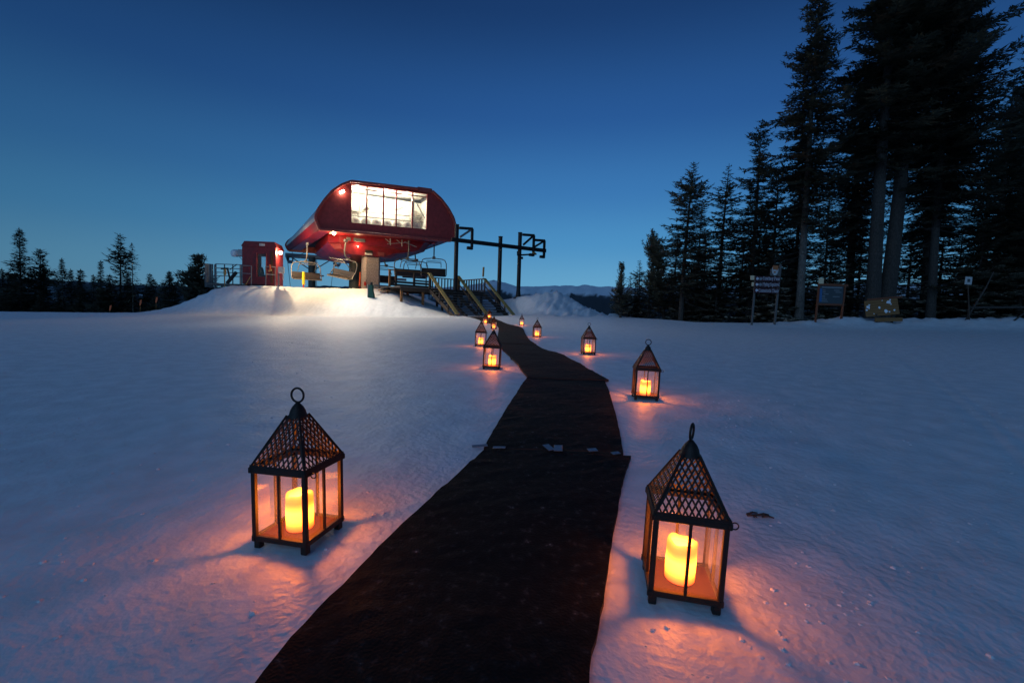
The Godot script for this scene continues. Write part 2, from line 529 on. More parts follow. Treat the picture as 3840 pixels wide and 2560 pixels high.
func build_hills() -> void:
	var f := FastNoiseLite.new()
	f.seed = 4
	f.frequency = 1.0
	f.fractal_octaves = 5
	var b := []
	var az_n := 620
	var r_n := 44
	var pts := []
	for i in r_n:
		var row := []
		var r := 700.0 + 60.0 * i
		for k in az_n + 1:
			var az := -77.5 + 155.0 * k / az_n
			var crest := 160.0 + clampf(az, -60, 20) * 1.1 - 30.0 * (1.0 - smoothstep(-34.0, -8.0, az)) + 34.0 * exp(-pow((az + 2.6) / 2.2, 2)) + 12.0 * exp(-pow((az - 7.5) / 2.5, 2))
			crest += 12.0 * f.get_noise_2d(az * 0.12, 3.0) + 2.0 * f.get_noise_2d(az * 0.5, 8.0)
			var t := clampf((r - 700.0) / 1900.0, 0, 1)
			var y := -165.0 + (crest + 165.0) * (t * t * (3 - 2 * t))
			if r > 2600.0:
				y = crest - (r - 2600.0) * 0.4
			y += 26.0 * f.get_noise_2d(az * 0.35, r * 0.005) * t * (1.0 - smoothstep(0.75, 1.0, t) * 0.7)
			var p := Vector3(r * sin(deg_to_rad(az)), y, -r * cos(deg_to_rad(az)))
			var open: float = f.get_noise_2d(az * 0.9 + 50.0, r * 0.004) + 0.7 * f.get_noise_2d(az * 3.5, r * 0.02)
			var up := clampf((y + 165.0) / (crest + 165.0), 0, 1)
			var snowy := smoothstep(-0.1, 0.25, open + 1.7 * (smoothstep(0.72, 0.84, up) - 0.5) * smoothstep(-12.0, -4.0, az) - 0.42 * (1.0 - smoothstep(-14.0, -5.0, az)) - 0.5 * smoothstep(0.965, 0.995, up) * exp(-pow((az + 1.0) / 2.2, 2)))
			var col := Color(0.04, 0.045, 0.05).lerp(Color(0.86, 0.87, 0.88), snowy)
			row.append([p, col])
		pts.append(row)
	var v := PackedVector3Array()
	var c := PackedColorArray()
	var ix := PackedInt32Array()
	for i in r_n:
		for k in az_n + 1:
			v.append(pts[i][k][0])
			c.append(pts[i][k][1])
	for i in r_n - 1:
		for k in az_n:
			var p := i * (az_n + 1) + k
			var q := p + az_n + 1
			ix.append_array([p, q, q + 1, p, q + 1, p + 1])
	var n := PackedVector3Array()
	n.resize(v.size())
	for t in range(0, ix.size(), 3):
		var q := (v[ix[t + 2]] - v[ix[t]]).cross(v[ix[t + 1]] - v[ix[t]])
		if q.y < 0: q = -q
		n[ix[t]] += q; n[ix[t + 1]] += q; n[ix[t + 2]] += q
	for k in n.size():
		n[k] = n[k].normalized()
	var arr := []
	arr.resize(Mesh.ARRAY_MAX)
	arr[Mesh.ARRAY_VERTEX] = v
	arr[Mesh.ARRAY_NORMAL] = n
	arr[Mesh.ARRAY_COLOR] = c
	arr[Mesh.ARRAY_INDEX] = ix
	var mesh := ArrayMesh.new()
	mesh.add_surface_from_arrays(Mesh.PRIMITIVE_TRIANGLES, arr)
	single("hills", mesh, M.hills, "distant ridge of dark forest and snowfields on the horizon", "hills", Vector3.ZERO, 0, "", "structure")

# ------------------------------------------------------------------ sky
func sky_color(dir: Vector3) -> Color:
	var e := rad_to_deg(asin(clampf(dir.y, -1, 1)))
	var stops := [[0.0, Vector3(0.170, 0.385, 0.550)], [4.0, Vector3(0.125, 0.360, 0.580)], [9.0, Vector3(0.070, 0.270, 0.530)], [15.0, Vector3(0.042, 0.180, 0.435)], [23.0, Vector3(0.021, 0.096, 0.296)], [33.0, Vector3(0.010, 0.044, 0.150)], [50.0, Vector3(0.009, 0.034, 0.115)], [90.0, Vector3(0.009, 0.032, 0.108)]]
	e = maxf(e, 0.0)
	var i := 0
	while i < stops.size() - 2 and e > stops[i + 1][0]: i += 1
	var t := smoothstep(0.0, 1.0, clampf((e - stops[i][0]) / (stops[i + 1][0] - stops[i][0]), 0, 1)) * 0.35 + 0.65 * clampf((e - stops[i][0]) / (stops[i + 1][0] - stops[i][0]), 0, 1)
	var c: Vector3 = stops[i][1].lerp(stops[i + 1][1], t)
	# twilight peaks right of ahead; left side dimmed in colour for lens falloff
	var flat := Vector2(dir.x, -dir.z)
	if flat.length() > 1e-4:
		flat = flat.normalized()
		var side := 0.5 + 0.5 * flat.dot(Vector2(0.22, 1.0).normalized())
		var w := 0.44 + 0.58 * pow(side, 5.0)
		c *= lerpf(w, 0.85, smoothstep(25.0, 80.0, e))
	return Color(c.x, c.y, c.z)

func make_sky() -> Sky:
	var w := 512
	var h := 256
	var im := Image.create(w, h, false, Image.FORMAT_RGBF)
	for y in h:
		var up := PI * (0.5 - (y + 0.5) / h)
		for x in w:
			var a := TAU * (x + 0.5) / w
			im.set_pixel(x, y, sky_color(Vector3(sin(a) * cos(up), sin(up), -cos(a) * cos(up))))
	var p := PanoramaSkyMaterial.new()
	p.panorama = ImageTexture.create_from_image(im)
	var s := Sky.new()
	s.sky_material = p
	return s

# ------------------------------------------------------------------ lanterns
func lattice(x_low: float, y_low: float, x_top: float, y_top: float, z_low: float, z_top: float) -> MB:
	# expanded metal: thin crossing strips clipped to a trapezoid that leans inwards
	var s := MB.new()
	var tall := Vector2(z_top - z_low, y_top - y_low).length()
	var place := func(p: Vector2) -> Vector3:   # p.x across, p.y along the slope
		var t := p.y / tall
		return Vector3(p.x, lerpf(y_low, y_top, t), lerpf(z_low, z_top, t))
	var nn := Vector3(0, z_low - z_top, y_top - y_low).normalized()
	var shape := PackedVector2Array([Vector2(-x_low, 0), Vector2(x_low, 0), Vector2(x_top, tall), Vector2(-x_top, tall)])
	var step := 0.0205
	var lean := 0.52     # diamonds are taller than wide
	for dir in [-1.0, 1.0]:
		for k in range(-24, 25):
			var x0 := k * step + 0.5 * step
			var a := Vector2(x0 - dir * lean * 0.35, -0.35)
			var b := Vector2(x0 + dir * lean * 0.35, 0.35)
			for seg in Geometry2D.intersect_polyline_with_polygon(PackedVector2Array([a, b]), shape):
				if seg.size() >= 2 and seg[0].distance_to(seg[-1]) > 0.006:
					var lift := nn * (0.0006 if dir > 0 else -0.0006)
					s.bar(place.call(seg[0]) + lift, place.call(seg[-1]) + lift, 0.0062, 0.0016, nn)
	return s

func make_lantern() -> Node3D:
	var t := thing("candle_lantern", "", "lantern")
	var w := 0.115
	# foot plates and frame
	for sx in [-1, 1]:
		for sz in [-1, 1]:
			boxed("foot", Vector3(sx * 0.1, 0.015, sz * 0.1), Vector3(0.026, 0.030, 0.026), M.iron, t)
			boxed("corner_post", Vector3(sx * (w - 0.007), 0.167, sz * (w - 0.007)), Vector3(0.017, 0.25, 0.017), M.iron, t)
	boxed("base_plate", Vector3(0, 0.0365, 0), Vector3(0.214, 0.011, 0.214), M.rust, t)
	for k in 4:
		var turn := Basis(Vector3.UP, k * PI / 2)
		boxed("bottom_rail", turn * Vector3(0, 0.040, w - 0.005), Vector3(0.238, 0.020, 0.012), M.iron, t, turn)
		boxed("top_rail", turn * Vector3(0, 0.3, w - 0.001), Vector3(0.246, 0.02, 0.014), M.iron, t, turn)
		boxed("window_bar", turn * Vector3(0, 0.166, w - 0.006), Vector3(0.0095, 0.248, 0.010), M.iron, t, turn)
		for sx in [-1, 1]:
			var g := MB.new()
			var q := []
			for p in [[-0.048, -0.125], [0.048, -0.125], [0.048, 0.125], [-0.048, 0.125]]:
				q.append(turn * Vector3(sx * 0.0525 + p[0], 0.166 + p[1], w - 0.013))
			g.quad(q[0], q[1], q[2], q[3], turn * Vector3(0, 0, 1))
			part("glass_pane", g, M.glass, t)
	for k in 4:
		var o := part("roof_lattice", lattice(0.112, 0.312, 0.026, 0.486, 0.116, 0.028), M.rust if k % 2 else M.iron, t)
		o.rotation.y = k * PI / 2
		o.material_override = M.iron
		var c := Basis(Vector3.UP, k * PI / 2)
		barred("roof_ridge", c * Vector3(0.117, 0.308, 0.117), c * Vector3(0.027, 0.49, 0.027), 0.008, 0.008, M.iron, t)
		barred("roof_edge", c * Vector3(-0.116, 0.313, 0.118), c * Vector3(0.116, 0.313, 0.118), 0.004, 0.012, M.iron, t)
	var cap := MB.new()
	cap.lathe([Vector2(0.028, 0.478), Vector2(0.037, 0.480), Vector2(0.037, 0.486), Vector2(0.032, 0.491), Vector2(0.028, 0.506), Vector2(0.020, 0.521), Vector2(0.012, 0.530), Vector2(0.007, 0.536), Vector2(0.0, 0.538)], 24)
	part("roof_cap", cap, M.iron, t)
	var ring := []
	for k in 28:
		var a := TAU * k / 28
		ring.append(Vector3(0.027 * cos(a), 0.565 + 0.027 * sin(a), 0))
	var rm := MB.new()
	rm.tube(ring, 0.0042, 7, false, true)
	part("carry_ring", rm, M.iron, t)
	var latch := []
	for k in 14:
		var a := TAU * k / 14
		latch.append(Vector3(w + 0.020 + 0.011 * cos(a), 0.296 + 0.011 * sin(a), w - 0.02))
	var lm := MB.new()
	lm.tube(latch, 0.0022, 6, false, true)
	part("latch_ring", lm, M.iron, t)
	# candle: a fat wax pillar with a rim round its hollow top
	var cm := MB.new()
	cm.lathe([Vector2(0.0, 0.0425), Vector2(0.047, 0.0425), Vector2(0.050, 0.047), Vector2(0.051, 0.10), Vector2(0.050, 0.172), Vector2(0.0485, 0.179), Vector2(0.044, 0.182), Vector2(0.0395, 0.179), Vector2(0.038, 0.164), Vector2(0.0, 0.160)], 36)
	for k in cm.v.size():   # the top has melted unevenly
		var p := cm.v[k]
		if p.y > 0.155 and Vector2(p.x, p.z).length() > 0.03:
			var a := atan2(p.z, p.x)
			cm.v[k] = p + Vector3(0, 0.0045 * sin(2.0 * a + 0.7) + 0.0025 * sin(5.0 * a), 0) * smoothstep(0.155, 0.175, p.y)
	part("candle", cm, M.wax, t)
	var l := OmniLight3D.new()
	l.name = "candle_light"
	l.light_color = lin(1.0, 0.20, 0.010)
	l.light_energy = 0.13
	l.light_size = 0.032
	l.omni_range = 6.0
	l.omni_attenuation = 2.0
	l.shadow_enabled = true
	t.add_child(l)
	l.position = Vector3(0, 0.13, 0)
	return t

func build_lanterns() -> void:
	var first: Node3D = null
	# x, d, turn, lean across, label
	var spots := [
		[0.611, 1.547, -11.0, -1.6, "large iron lantern nearest on the right of the mat, ring seen edge-on"],
		[-0.84, 1.81, -13.0, 1.0, "iron lantern standing corner-on alone on the left of the nearest mat"],
		[1.34, 4.50, -8.0, -1.2, "iron lantern second on the right, beside the joint of the second mat"],
		[1.43, 8.50, 3.0, -0.4, "lit lantern third on the right of the mats, shown with three feet"],
		[-0.27, 6.25, -2.0, -1.6, "lit lantern left of the narrowing mats, in front of another lantern"],
		[-0.67, 9.70, 2.0, -0.6, "lit lantern partly hidden behind the larger left-hand lantern"],
		[0.75, 13.8, 6.0, 0.0, "small lantern fourth along the right edge of the path"],
		[0.45, 22.5, 0.0, 0.0, "tiny lantern last on the right before the snow pile"],
		[-0.79, 19.2, 10.0, 0.0, "tiny lantern above the tip of the larger left lantern, at the bend of the path"],
		[-1.40, 23.4, -15.0, 0.0, "tiny lantern just before the foot of the middle stair handrail"],
		[-1.42, 27.4, 20.0, 0.0, "farthest lantern glowing right of the middle handrail at the stair foot"],
	]
	for s in spots:
		var o: Node3D
		if first == null:
			first = make_lantern()
			o = first
		else:
			o = first.duplicate()
			o.name = numbered("candle_lantern")
			add_child(o)
		var p := at_ground(s[0], s[1], 0.004)
		o.position = p
		o.rotation_degrees = Vector3(0.8 if s[1] < 3.0 else 0.0, s[2], s[3])
		if s[0] == -0.84: o.scale = Vector3.ONE * 1.04
		tag(o, s[4], "lantern", "candle lanterns lining the mat path")
	# the first ring is turned edge-on
	first.get_node("carry_ring").rotation_degrees.y = 68.0

# ------------------------------------------------------------------ the path of mats
func along(line: Array, t: float) -> Vector2:
	var total := 0.0
	for i in line.size() - 1: total += line[i].distance_to(line[i + 1])
	var left := t * total
	for i in line.size() - 1:
		var w: float = line[i].distance_to(line[i + 1])
		if left <= w or i == line.size() - 2:
			# Catmull-Rom through the points
			var p0: Vector2 = line[maxi(i - 1, 0)]
			var p3: Vector2 = line[mini(i + 2, line.size() - 1)]
			var k := clampf(left / w, 0, 1)
			return line[i].lerp(line[i + 1], k).lerp(line[i].cubic_interpolate(line[i + 1], p0, p3, k), 0.6)
		left -= w
	return line[-1]

func mat_piece(label: String, left: Array, right: Array, lift: float, rows: int, seed_at: int) -> MeshInstance3D:
	var r := RandomNumberGenerator.new()
	r.seed = seed_at
	var cols := 12
	var thick := 0.012
	var top := []
	for i in rows + 1:
		var t := float(i) / rows
		var a := along(left, t)
		var b := along(right, t)
		var jig := 0.005 * bumps.get_noise_2d(i * 2.3, seed_at * 7.0)
		var row := []
		for k in cols + 1:
			var q := a.lerp(b, float(k) / cols)
			q.x += jig if k == 0 or k == cols else 0.0
			var ripple := 0.004 * bumps.get_noise_2d(q.x * 4.0 + seed_at, q.y * 9.0)
			var curl := 0.004 * maxf(0.0, bumps.get_noise_2d(i * 1.7, seed_at + 3.0)) if k == 0 or k == cols else 0.0
			row.append(Vector3(q.x, ground(q.x, q.y) + lift + ripple + curl, -q.y))
		top.append(row)
	var s := MB.new()
	for i in rows:
		for k in cols:
			s.quad(top[i][k], top[i][k + 1], top[i + 1][k + 1], top[i + 1][k], Vector3.UP)
	var e := MB.new()
	var down := Vector3(0, -thick - 0.012, 0)
	for i in rows:
		e.quad(top[i][0], top[i + 1][0], top[i + 1][0] + down, top[i][0] + down, Vector3.LEFT)
		e.quad(top[i][cols], top[i + 1][cols], top[i + 1][cols] + down, top[i][cols] + down, Vector3.RIGHT)
	for k in cols:
		e.quad(top[0][k], top[0][k + 1], top[0][k + 1] + down, top[0][k] + down, Vector3.BACK)
		e.quad(top[rows][k], top[rows][k + 1], top[rows][k + 1] + down, top[rows][k] + down, Vector3.FORWARD)
	var o := single("path_mat", s, M.rubber, label, "mat", Vector3.ZERO, 0, "dark mats laid end to end as a path")
	part("mat_edge", e, M.rubber_edge, o)
	return o

func build_path() -> void:
	var V := func(list: Array) -> Array:
		var out := []
		for k in range(0, list.size(), 2): out.append(Vector2(list[k], list[k + 1]))
		return out
	var near := mat_piece("nearest dark mat, widest piece running out under the viewer", V.call([-0.63, 0.2, -0.63, 0.7, -0.62, 1.11, -0.60, 1.27, -0.54, 1.53, -0.47, 1.82, -0.35, 2.20, -0.21, 2.66, -0.15, 2.85]), V.call([0.19, 0.2, 0.21, 0.7, 0.23, 1.15, 0.29, 1.33, 0.42, 1.76, 0.61, 2.37, 0.765, 2.80]), 0.020, 44, 1)
	mat_piece("second dark mat, between the taped joint and the first lantern pair", V.call([-0.16, 2.87, -0.07, 3.54, 0.01, 4.13, 0.13, 5.01, 0.20, 5.46]), V.call([0.725, 2.83, 0.80, 3.24, 0.90, 3.85, 1.04, 4.78, 1.13, 5.47]), 0.019, 36, 2)
	mat_piece("third dark mat whose right corner sticks out over the snow", V.call([0.20, 5.40, 0.08, 6.67, -0.01, 7.40]), V.call([1.16, 5.36, 1.08, 6.21, 1.04, 6.90]), 0.031, 20, 3)
	mat_piece("fourth dark mat beside the left-hand lantern pair", V.call([-0.01, 7.32, -0.04, 7.74, -0.18, 8.83, -0.28, 10.6]), V.call([1.06, 6.82, 0.96, 7.72, 0.91, 8.35, 0.65, 9.26, 0.55, 10.4]), 0.020, 30, 4)
	mat_piece("long narrow mat stretching away to the bend below the stairs", V.call([-0.275, 10.5, -0.42, 13.14, -0.53, 17.48, -0.62, 20.3]), V.call([0.555, 10.3, 0.46, 12.06, 0.44, 15.46, 0.46, 19.32, 0.37, 20.8]), 0.028, 60, 5)
	mat_piece("last mat curving left to the foot of the wooden stairs", V.call([-0.62, 20.2, -0.78, 21.90, -1.34, 24.0, -1.91, 25.84, -3.0, 29.3]), V.call([0.39, 20.7, 0.26, 21.6, -0.20, 23.0, -0.60, 25.0, -1.75, 29.6]), 0.020, 50, 6)
	# strips of silver tape at the joint of the first two mats
	for q in [[-0.185, 2.86, 0.10, 0.035, 14.0], [-0.06, 2.845, 0.08, 0.03, -4.0], [0.255, 2.855, 0.045, 0.09, 24.0], [0.315, 2.85, 0.055, 0.09, -6.0], [0.53, 2.83, 0.06, 0.045, 12.0], [0.67, 2.80, 0.055, 0.035, 20.0]]:
		var s := MB.new()
		var y: float = ground(q[0], q[1]) + 0.032
		s.box(Vector3(q[0], y, -q[1]), Vector3(q[2], 0.004, q[3]), Basis.from_euler(Vector3(0.12, deg_to_rad(q[4]), 0.05)), 0.001)
		part("tape_strip", s, M.tape, near)

# ------------------------------------------------------------------ lift station
const YAW := 29.5
const STAIR_YAW := 40.0

func station_origin() -> Vector3:
	return Vector3(-13.65, 0, -32.0)

func build_station() -> void:
	var t := thing("lift_station", "red chairlift terminal with a big lit window standing on a concrete column", "lift station", station_origin(), YAW)
	# outline of the lit side: (along, height), corner by corner
	var outline := [Vector2(0.0, 6.60), Vector2(9.72, 6.84), Vector2(10.05, 7.04), Vector2(10.15, 7.45), Vector2(10.13, 7.95), Vector2(9.92, 8.65), Vector2(9.45, 9.36), Vector2(8.83, 10.0), Vector2(8.1, 10.5), Vector2(6.95, 10.47), Vector2(2.08, 10.22), Vector2(1.43, 9.86), Vector2(0.8, 9.32), Vector2(0.32, 8.66), Vector2(-0.08, 7.98), Vector2(-0.25, 7.50), Vector2(-0.23, 7.2)]
	var deep := 14.5
	var cx := 4.9
	var flare := func(p: Vector2, z: float) -> Vector2:   # the shell widens to its far end
		return Vector2(p.x - 0.075 * z * clampf((5.0 - p.x) / 5.0, 0, 1), 6.6 + (p.y - 6.6) * (1.0 - 0.36 * z / 14.5))
	# shell: roof in grey sheet, side skirts in red
	var roof := MB.new()
	var skirt := MB.new()
	var skirt2 := MB.new()
	var soffit := MB.new()
	var steps := 8
	for i in outline.size():
		var a: Vector2 = outline[i]
		var b: Vector2 = outline[(i + 1) % outline.size()]
		var to: MB = roof
		if i == 0: to = soffit
		elif i <= 2: to = skirt2
		elif i >= outline.size() - 1: to = skirt
		for k in steps:
			var z0 := 0.16 + (deep - 0.16) * k / steps
			var z1 := 0.16 + (deep - 0.16) * (k + 1) / steps
			var p: Vector2 = flare.call(a, z0)
			var q: Vector2 = flare.call(b, z0)
			var p2: Vector2 = flare.call(a, z1)
			var q2: Vector2 = flare.call(b, z1)
			var out := Vector3((a + b).x * 0.5 - cx, (a + b).y * 0.5 - 8.4, 0)
			if i == 0:
				# soffit, lifted a little behind the lip and open in the middle for the hull
				out = Vector3.DOWN
				p.y += 0.12; q.y += 0.12; p2.y += 0.12; q2.y += 0.12
			to.quad(Vector3(p.x, p.y, -z0), Vector3(q.x, q.y, -z0), Vector3(q2.x, q2.y, -z1), Vector3(p2.x, p2.y, -z1), out)
	part("roof_shell", roof, M.roof_metal, t)
	part("side_skirt", skirt, M.red, t)
	part("side_skirt", skirt2, M.red, t)
	soffit = MB.new()
	soffit.quad(Vector3(0.5, 7.12, -1.2), Vector3(9.7, 7.3, -1.2), Vector3(9.7, 7.0, -13.4), Vector3(-0.4, 7.0, -13.4), Vector3.DOWN)
	part("soffit", soffit, M.charcoal, t)
	# red lips under the edges of the shell
	barred("front_lip", Vector3(0.05, 6.68, -0.75), Vector3(9.7, 6.90, -0.75), 1.15, 0.12, M.red, t)
	barred("side_lip", Vector3(0.38, 6.70, -1.33), Vector3(-0.5, 6.70, -14.3), 0.85, 0.12, M.red, t)
	barred("side_lip", Vector3(9.45, 6.92, -1.33), Vector3(9.4, 6.90, -14.3), 0.7, 0.12, M.red, t)
	barred("lip_edge", Vector3(0.8, 6.74, -1.36), Vector3(9.1, 6.93, -1.36), 0.06, 0.34, M.red, t)
	# raised rims round both ends
	for e in [0.0, deep]:
		var rim := MB.new()
		for i in outline.size():
			var a: Vector2 = flare.call(outline[i], e)
			var b: Vector2 = flare.call(outline[(i + 1) % outline.size()], e)
			rim.bar(Vector3(a.x, a.y, -e), Vector3(b.x, b.y, -e), 0.34, 0.17, Vector3((a + b).x * 0.5 - cx, (a + b).y * 0.5 - 8.4, 0))
		part("end_rim", rim, M.rim, t)
	# lit side: a maroon wall round the window opening
	var w0 := Vector2(2.08, 7.34)     # window corners
	var w1 := Vector2(7.76, 7.54)
	var w2 := Vector2(7.80, 10.04)
	var w3 := Vector2(2.10, 9.80)
	var wall := PackedVector2Array()
	for p in outline: wall.append(p)
	var hole := PackedVector2Array([w0, w1, Vector2(7.82, 10.22), Vector2(2.10, 10.04)])
	var face := MB.new()
	for piece in [
		[outline[0], outline[1], Vector2(7.76, 7.54), Vector2(2.08, 7.34)],
		[outline[1], outline[2], outline[3], outline[4], outline[5], outline[6], outline[7], outline[8], Vector2(7.82, 10.22), Vector2(7.76, 7.54)],
		[Vector2(2.10, 10.04), Vector2(7.82, 10.22), outline[8], outline[9], outline[10]],
		[outline[0], Vector2(2.08, 7.34), Vector2(2.10, 10.04), outline[10], outline[11], outline[12], outline[13], outline[14], outline[15], outline[16]],
	]:
		face.slab(PackedVector2Array(piece), -0.16, -0.06)
	part("front_wall", face, M.maroon, t)
	var far_wall := MB.new()
	var fo := PackedVector2Array()
	for p in outline: fo.append(flare.call(p, deep))
	far_wall.slab(fo, -deep - 0.04, -deep + 0.06)
	part("far_wall", far_wall, M.maroon, t)
	# window bars and panes
	var xs := [2.09, 3.20, 4.41, 5.37, 6.61, 7.78]
	for i in 6:
		var x: float = xs[i]
		var yb := lerpf(7.34, 7.54, (x - 2.08) / 5.7)
		barred("window_bar", Vector3(x, yb, -0.1), Vector3(x, yb + 2.72, -0.1), 0.11, 0.10, M.maroon, t, Vector3.BACK)
		if i < 5:
			var x2: float = xs[i + 1]
			var y2 := lerpf(7.34, 7.54, (x2 - 2.08) / 5.7)
			var pane := MB.new()
			pane.quad(Vector3(x, yb, -0.11), Vector3(x2, y2, -0.11), Vector3(x2, y2 + 2.42, -0.11), Vector3(x, yb + 2.42, -0.11), Vector3.BACK)
			part("window_pane", pane, M.window, t)
			barred("window_head", Vector3(x + 0.04, yb + 2.46, -0.1), Vector3(x2 - 0.04, y2 + 2.46, -0.1), 0.08, 0.07, M.maroon, t)
			var top_pane := MB.new()
			top_pane.quad(Vector3(x, yb + 2.5, -0.11), Vector3(x2, y2 + 2.5, -0.11), Vector3(x2, y2 + 2.7, -0.11), Vector3(x, yb + 2.7, -0.11), Vector3.BACK)
			part("transom_pane", top_pane, M.window, t)
	# inside: pale lining and the drive machinery
	boxed("inner_wall", Vector3(4.95, 8.6, -2.3), Vector3(6.3, 2.75, 0.08), M.cream, t)
	for x in [1.86, 8.04]:
		boxed("inner_side", Vector3(x, 8.72, -1.25), Vector3(0.06, 2.6, 2.0), M.cream, t)
	boxed("inner_floor", Vector3(4.95, 7.18, -1.75), Vector3(7.2, 0.1, 3.1), M.machine, t)
	boxed("inner_ceiling", Vector3(4.9, 10.16, -1.75), Vector3(5.9, 0.06, 3.0), M.cream, t, Basis(Vector3(0, 0, 1), 0.045))
	for i in 7:
		var wheel := MB.new()
		var x := 2.55 + i * 0.78
		var prof := [Vector2(0.12, -0.07), Vector2(0.27, -0.07), Vector2(0.33, -0.03), Vector2(0.33, 0.03), Vector2(0.27, 0.07), Vector2(0.12, 0.07)]
		wheel.lathe(prof, 20)
		var o := part("drive_tyre", wheel, M.pale_tyre, t)
		o.position = Vector3(x, 7.62 + (x - 2.0) * 0.035, -0.9)
		o.rotation_degrees.x = 90
		var hub := MB.new()
		hub.lathe([Vector2(0.0, -0.05), Vector2(0.12, -0.05), Vector2(0.12, 0.05), Vector2(0.0, 0.05)], 12)
		part("hub", hub, M.machine, o)
	barred("guide_rail", Vector3(2.1, 8.02, -1.0), Vector3(7.8, 8.22, -1.0), 0.1, 0.09, M.machine, t)
	barred("guide_rail", Vector3(2.1, 8.52, -1.6), Vector3(7.8, 8.72, -1.6), 0.12, 0.05, M.pale_tyre, t)
	barred("truss_post", Vector3(6.85, 7.1, -0.8), Vector3(6.85, 9.9, -0.8), 0.2, 0.2, M.machine, t)
	barred("truss_post", Vector3(2.9, 7.1, -1.8), Vector3(2.9, 9.9, -1.8), 0.12, 0.12, M.machine, t)
	barred("truss_brace", Vector3(2.9, 8.3, -1.5), Vector3(3.9, 9.6, -1.5), 0.1, 0.1, M.machine, t)
	barred("truss_brace", Vector3(7.1, 9.6, -0.7), Vector3(7.8, 8.5, -0.7), 0.08, 0.08, M.machine, t)
	barred("truss_brace", Vector3(5.6, 8.9, -1.2), Vector3(6.7, 9.55, -1.2), 0.14, 0.14, M.machine, t)
	boxed("motor_box", Vector3(3.55, 9.3, -1.95), Vector3(0.5, 0.9, 0.5), M.pale_tyre, t)
	boxed("motor_box", Vector3(2.55, 8.75, -1.95), Vector3(0.6, 0.35, 0.5), M.machine, t)
	boxed("motor_box", Vector3(7.25, 8.55, -1.95), Vector3(0.55, 1.4, 0.5), M.pale_tyre, t)
	for q in [[2.9, 0.75, 7.0], [4.85, 0.65, 11.0], [6.5, 0.9, 3.5]]:
		var tube := MB.new()
		tube.tube([Vector3(q[0] - 0.45, 9.86 + q[0] * 0.03, -q[1]), Vector3(q[0] + 0.0, 9.87 + q[0] * 0.03, -q[1])], 0.04, 8)
		part("ceiling_lamp", tube, M.tube_lamp, t)
		var l := OmniLight3D.new()
		l.name = "ceiling_light"
		l.light_color = Color(1.0, 0.97, 0.88)
		l.light_energy = q[2]
		l.light_size = 0.12
		l.omni_range = 60.0
		l.omni_attenuation = 2.0
		l.shadow_enabled = true
		t.add_child(l, true)
		l.position = Vector3(q[0] - 0.22, 9.62 + q[0] * 0.03, -q[1])
	# antennas on the roof
	tubed("antenna", [Vector3(3.2, 10.3, -1.0), Vector3(3.2, 10.62, -1.0)], 0.05, M.charcoal, t, 6)
	var mast := tubed("antenna", [Vector3(4.7, 10.3, -1.6), Vector3(4.7, 10.75, -1.6)], 0.05, M.galvanised, t, 6)
	barred("antenna_arm", Vector3(4.4, 10.72, -1.6), Vector3(4.95, 10.78, -1.6), 0.06, 0.06, M.galvanised, mast)
	# lower hull that hangs over the column
	var hull := MB.new()
	var rings := [
		[7.05, 1.0, 9.2, 2.4, 12.8], [6.20, 0.95, 8.6, 2.45, 12.6], [6.10, 1.10, 8.3, 2.6, 12.4], [5.75, 1.45, 6.4, 2.75, 11.5], [5.42, 2.2, 5.7, 2.85, 10.5], [5.38, 2.8, 5.2, 3.1, 9.5]]
	var ring_pts := []
	for q in rings:
		var ch := 0.7 if q[0] > 5.9 else 0.5
		ring_pts.append([Vector3(q[1] + ch, q[0], -q[3]), Vector3(q[2] - ch, q[0], -q[3]), Vector3(q[2], q[0], -q[3] - ch), Vector3(q[2], q[0], -q[4] + ch), Vector3(q[2] - ch, q[0], -q[4]), Vector3(q[1] + ch, q[0], -q[4]), Vector3(q[1], q[0], -q[4] + ch), Vector3(q[1], q[0], -q[3] - ch)])
	for i in rings.size() - 1:
		for k in 8:
			var m := (k + 1) % 8
			var mid: Vector3 = (ring_pts[i][k] + ring_pts[i][m]) * 0.5 - Vector3(4.5, 6.6, -6.0)
			hull.quad(ring_pts[i][k], ring_pts[i][m], ring_pts[i + 1][m], ring_pts[i + 1][k], mid)
	for k in range(1, 7):
		hull.flat(ring_pts[5][0], ring_pts[5][k], ring_pts[5][k + 1], Vector3.DOWN)
	part("lower_hull", hull, M.red, t)
	# pale inspection windows in the hull
	for q in [[2.35, 0.32], [3.15, 0.85]]:
		boxed("hull_window", Vector3(q[0], 6.50, -2.40), Vector3(q[1], 0.26, 0.06), M.galvanised, t)
	boxed("sign_plate", Vector3(3.95, 5.74, -2.70), Vector3(0.56, 0.20, 0.05), M.charcoal, t, Basis(Vector3.RIGHT, -0.3))
	boxed("sign_plate", Vector3(3.95, 5.54, -2.76), Vector3(0.56, 0.18, 0.05), M.white_paint, t, Basis(Vector3.RIGHT, -0.3))
	boxed("sign_plate", Vector3(4.9, 5.64, -2.72), Vector3(0.52, 0.36, 0.05), mat(lin(0.28, 0.06, 0.06), 0.6), t, Basis(Vector3.RIGHT, -0.3))
	# chair guide hardware under the right half
	for x in [5.2, 6.1]:
		barred("guide_bracket", Vector3(x, 6.68, -1.0), Vector3(x, 6.15, -1.0), 0.07, 0.07, M.machine, t)
		barred("guide_brace", Vector3(x - 0.4, 6.62, -1.05), Vector3(x + 0.02, 6.34, -1.05), 0.05, 0.05, M.machine, t)
	barred("guide_rod", Vector3(5.0, 6.25, -1.15), Vector3(6.5, 6.52, -1.15), 0.05, 0.05, M.machine, t)
	barred("guide_rod", Vector3(6.3, 6.55, -1.1), Vector3(7.3, 6.24, -1.1), 0.06, 0.06, M.machine, t)
	# column
	var base_y := lie(-11.0, 36.4) - 0.3
	var col := MB.new()
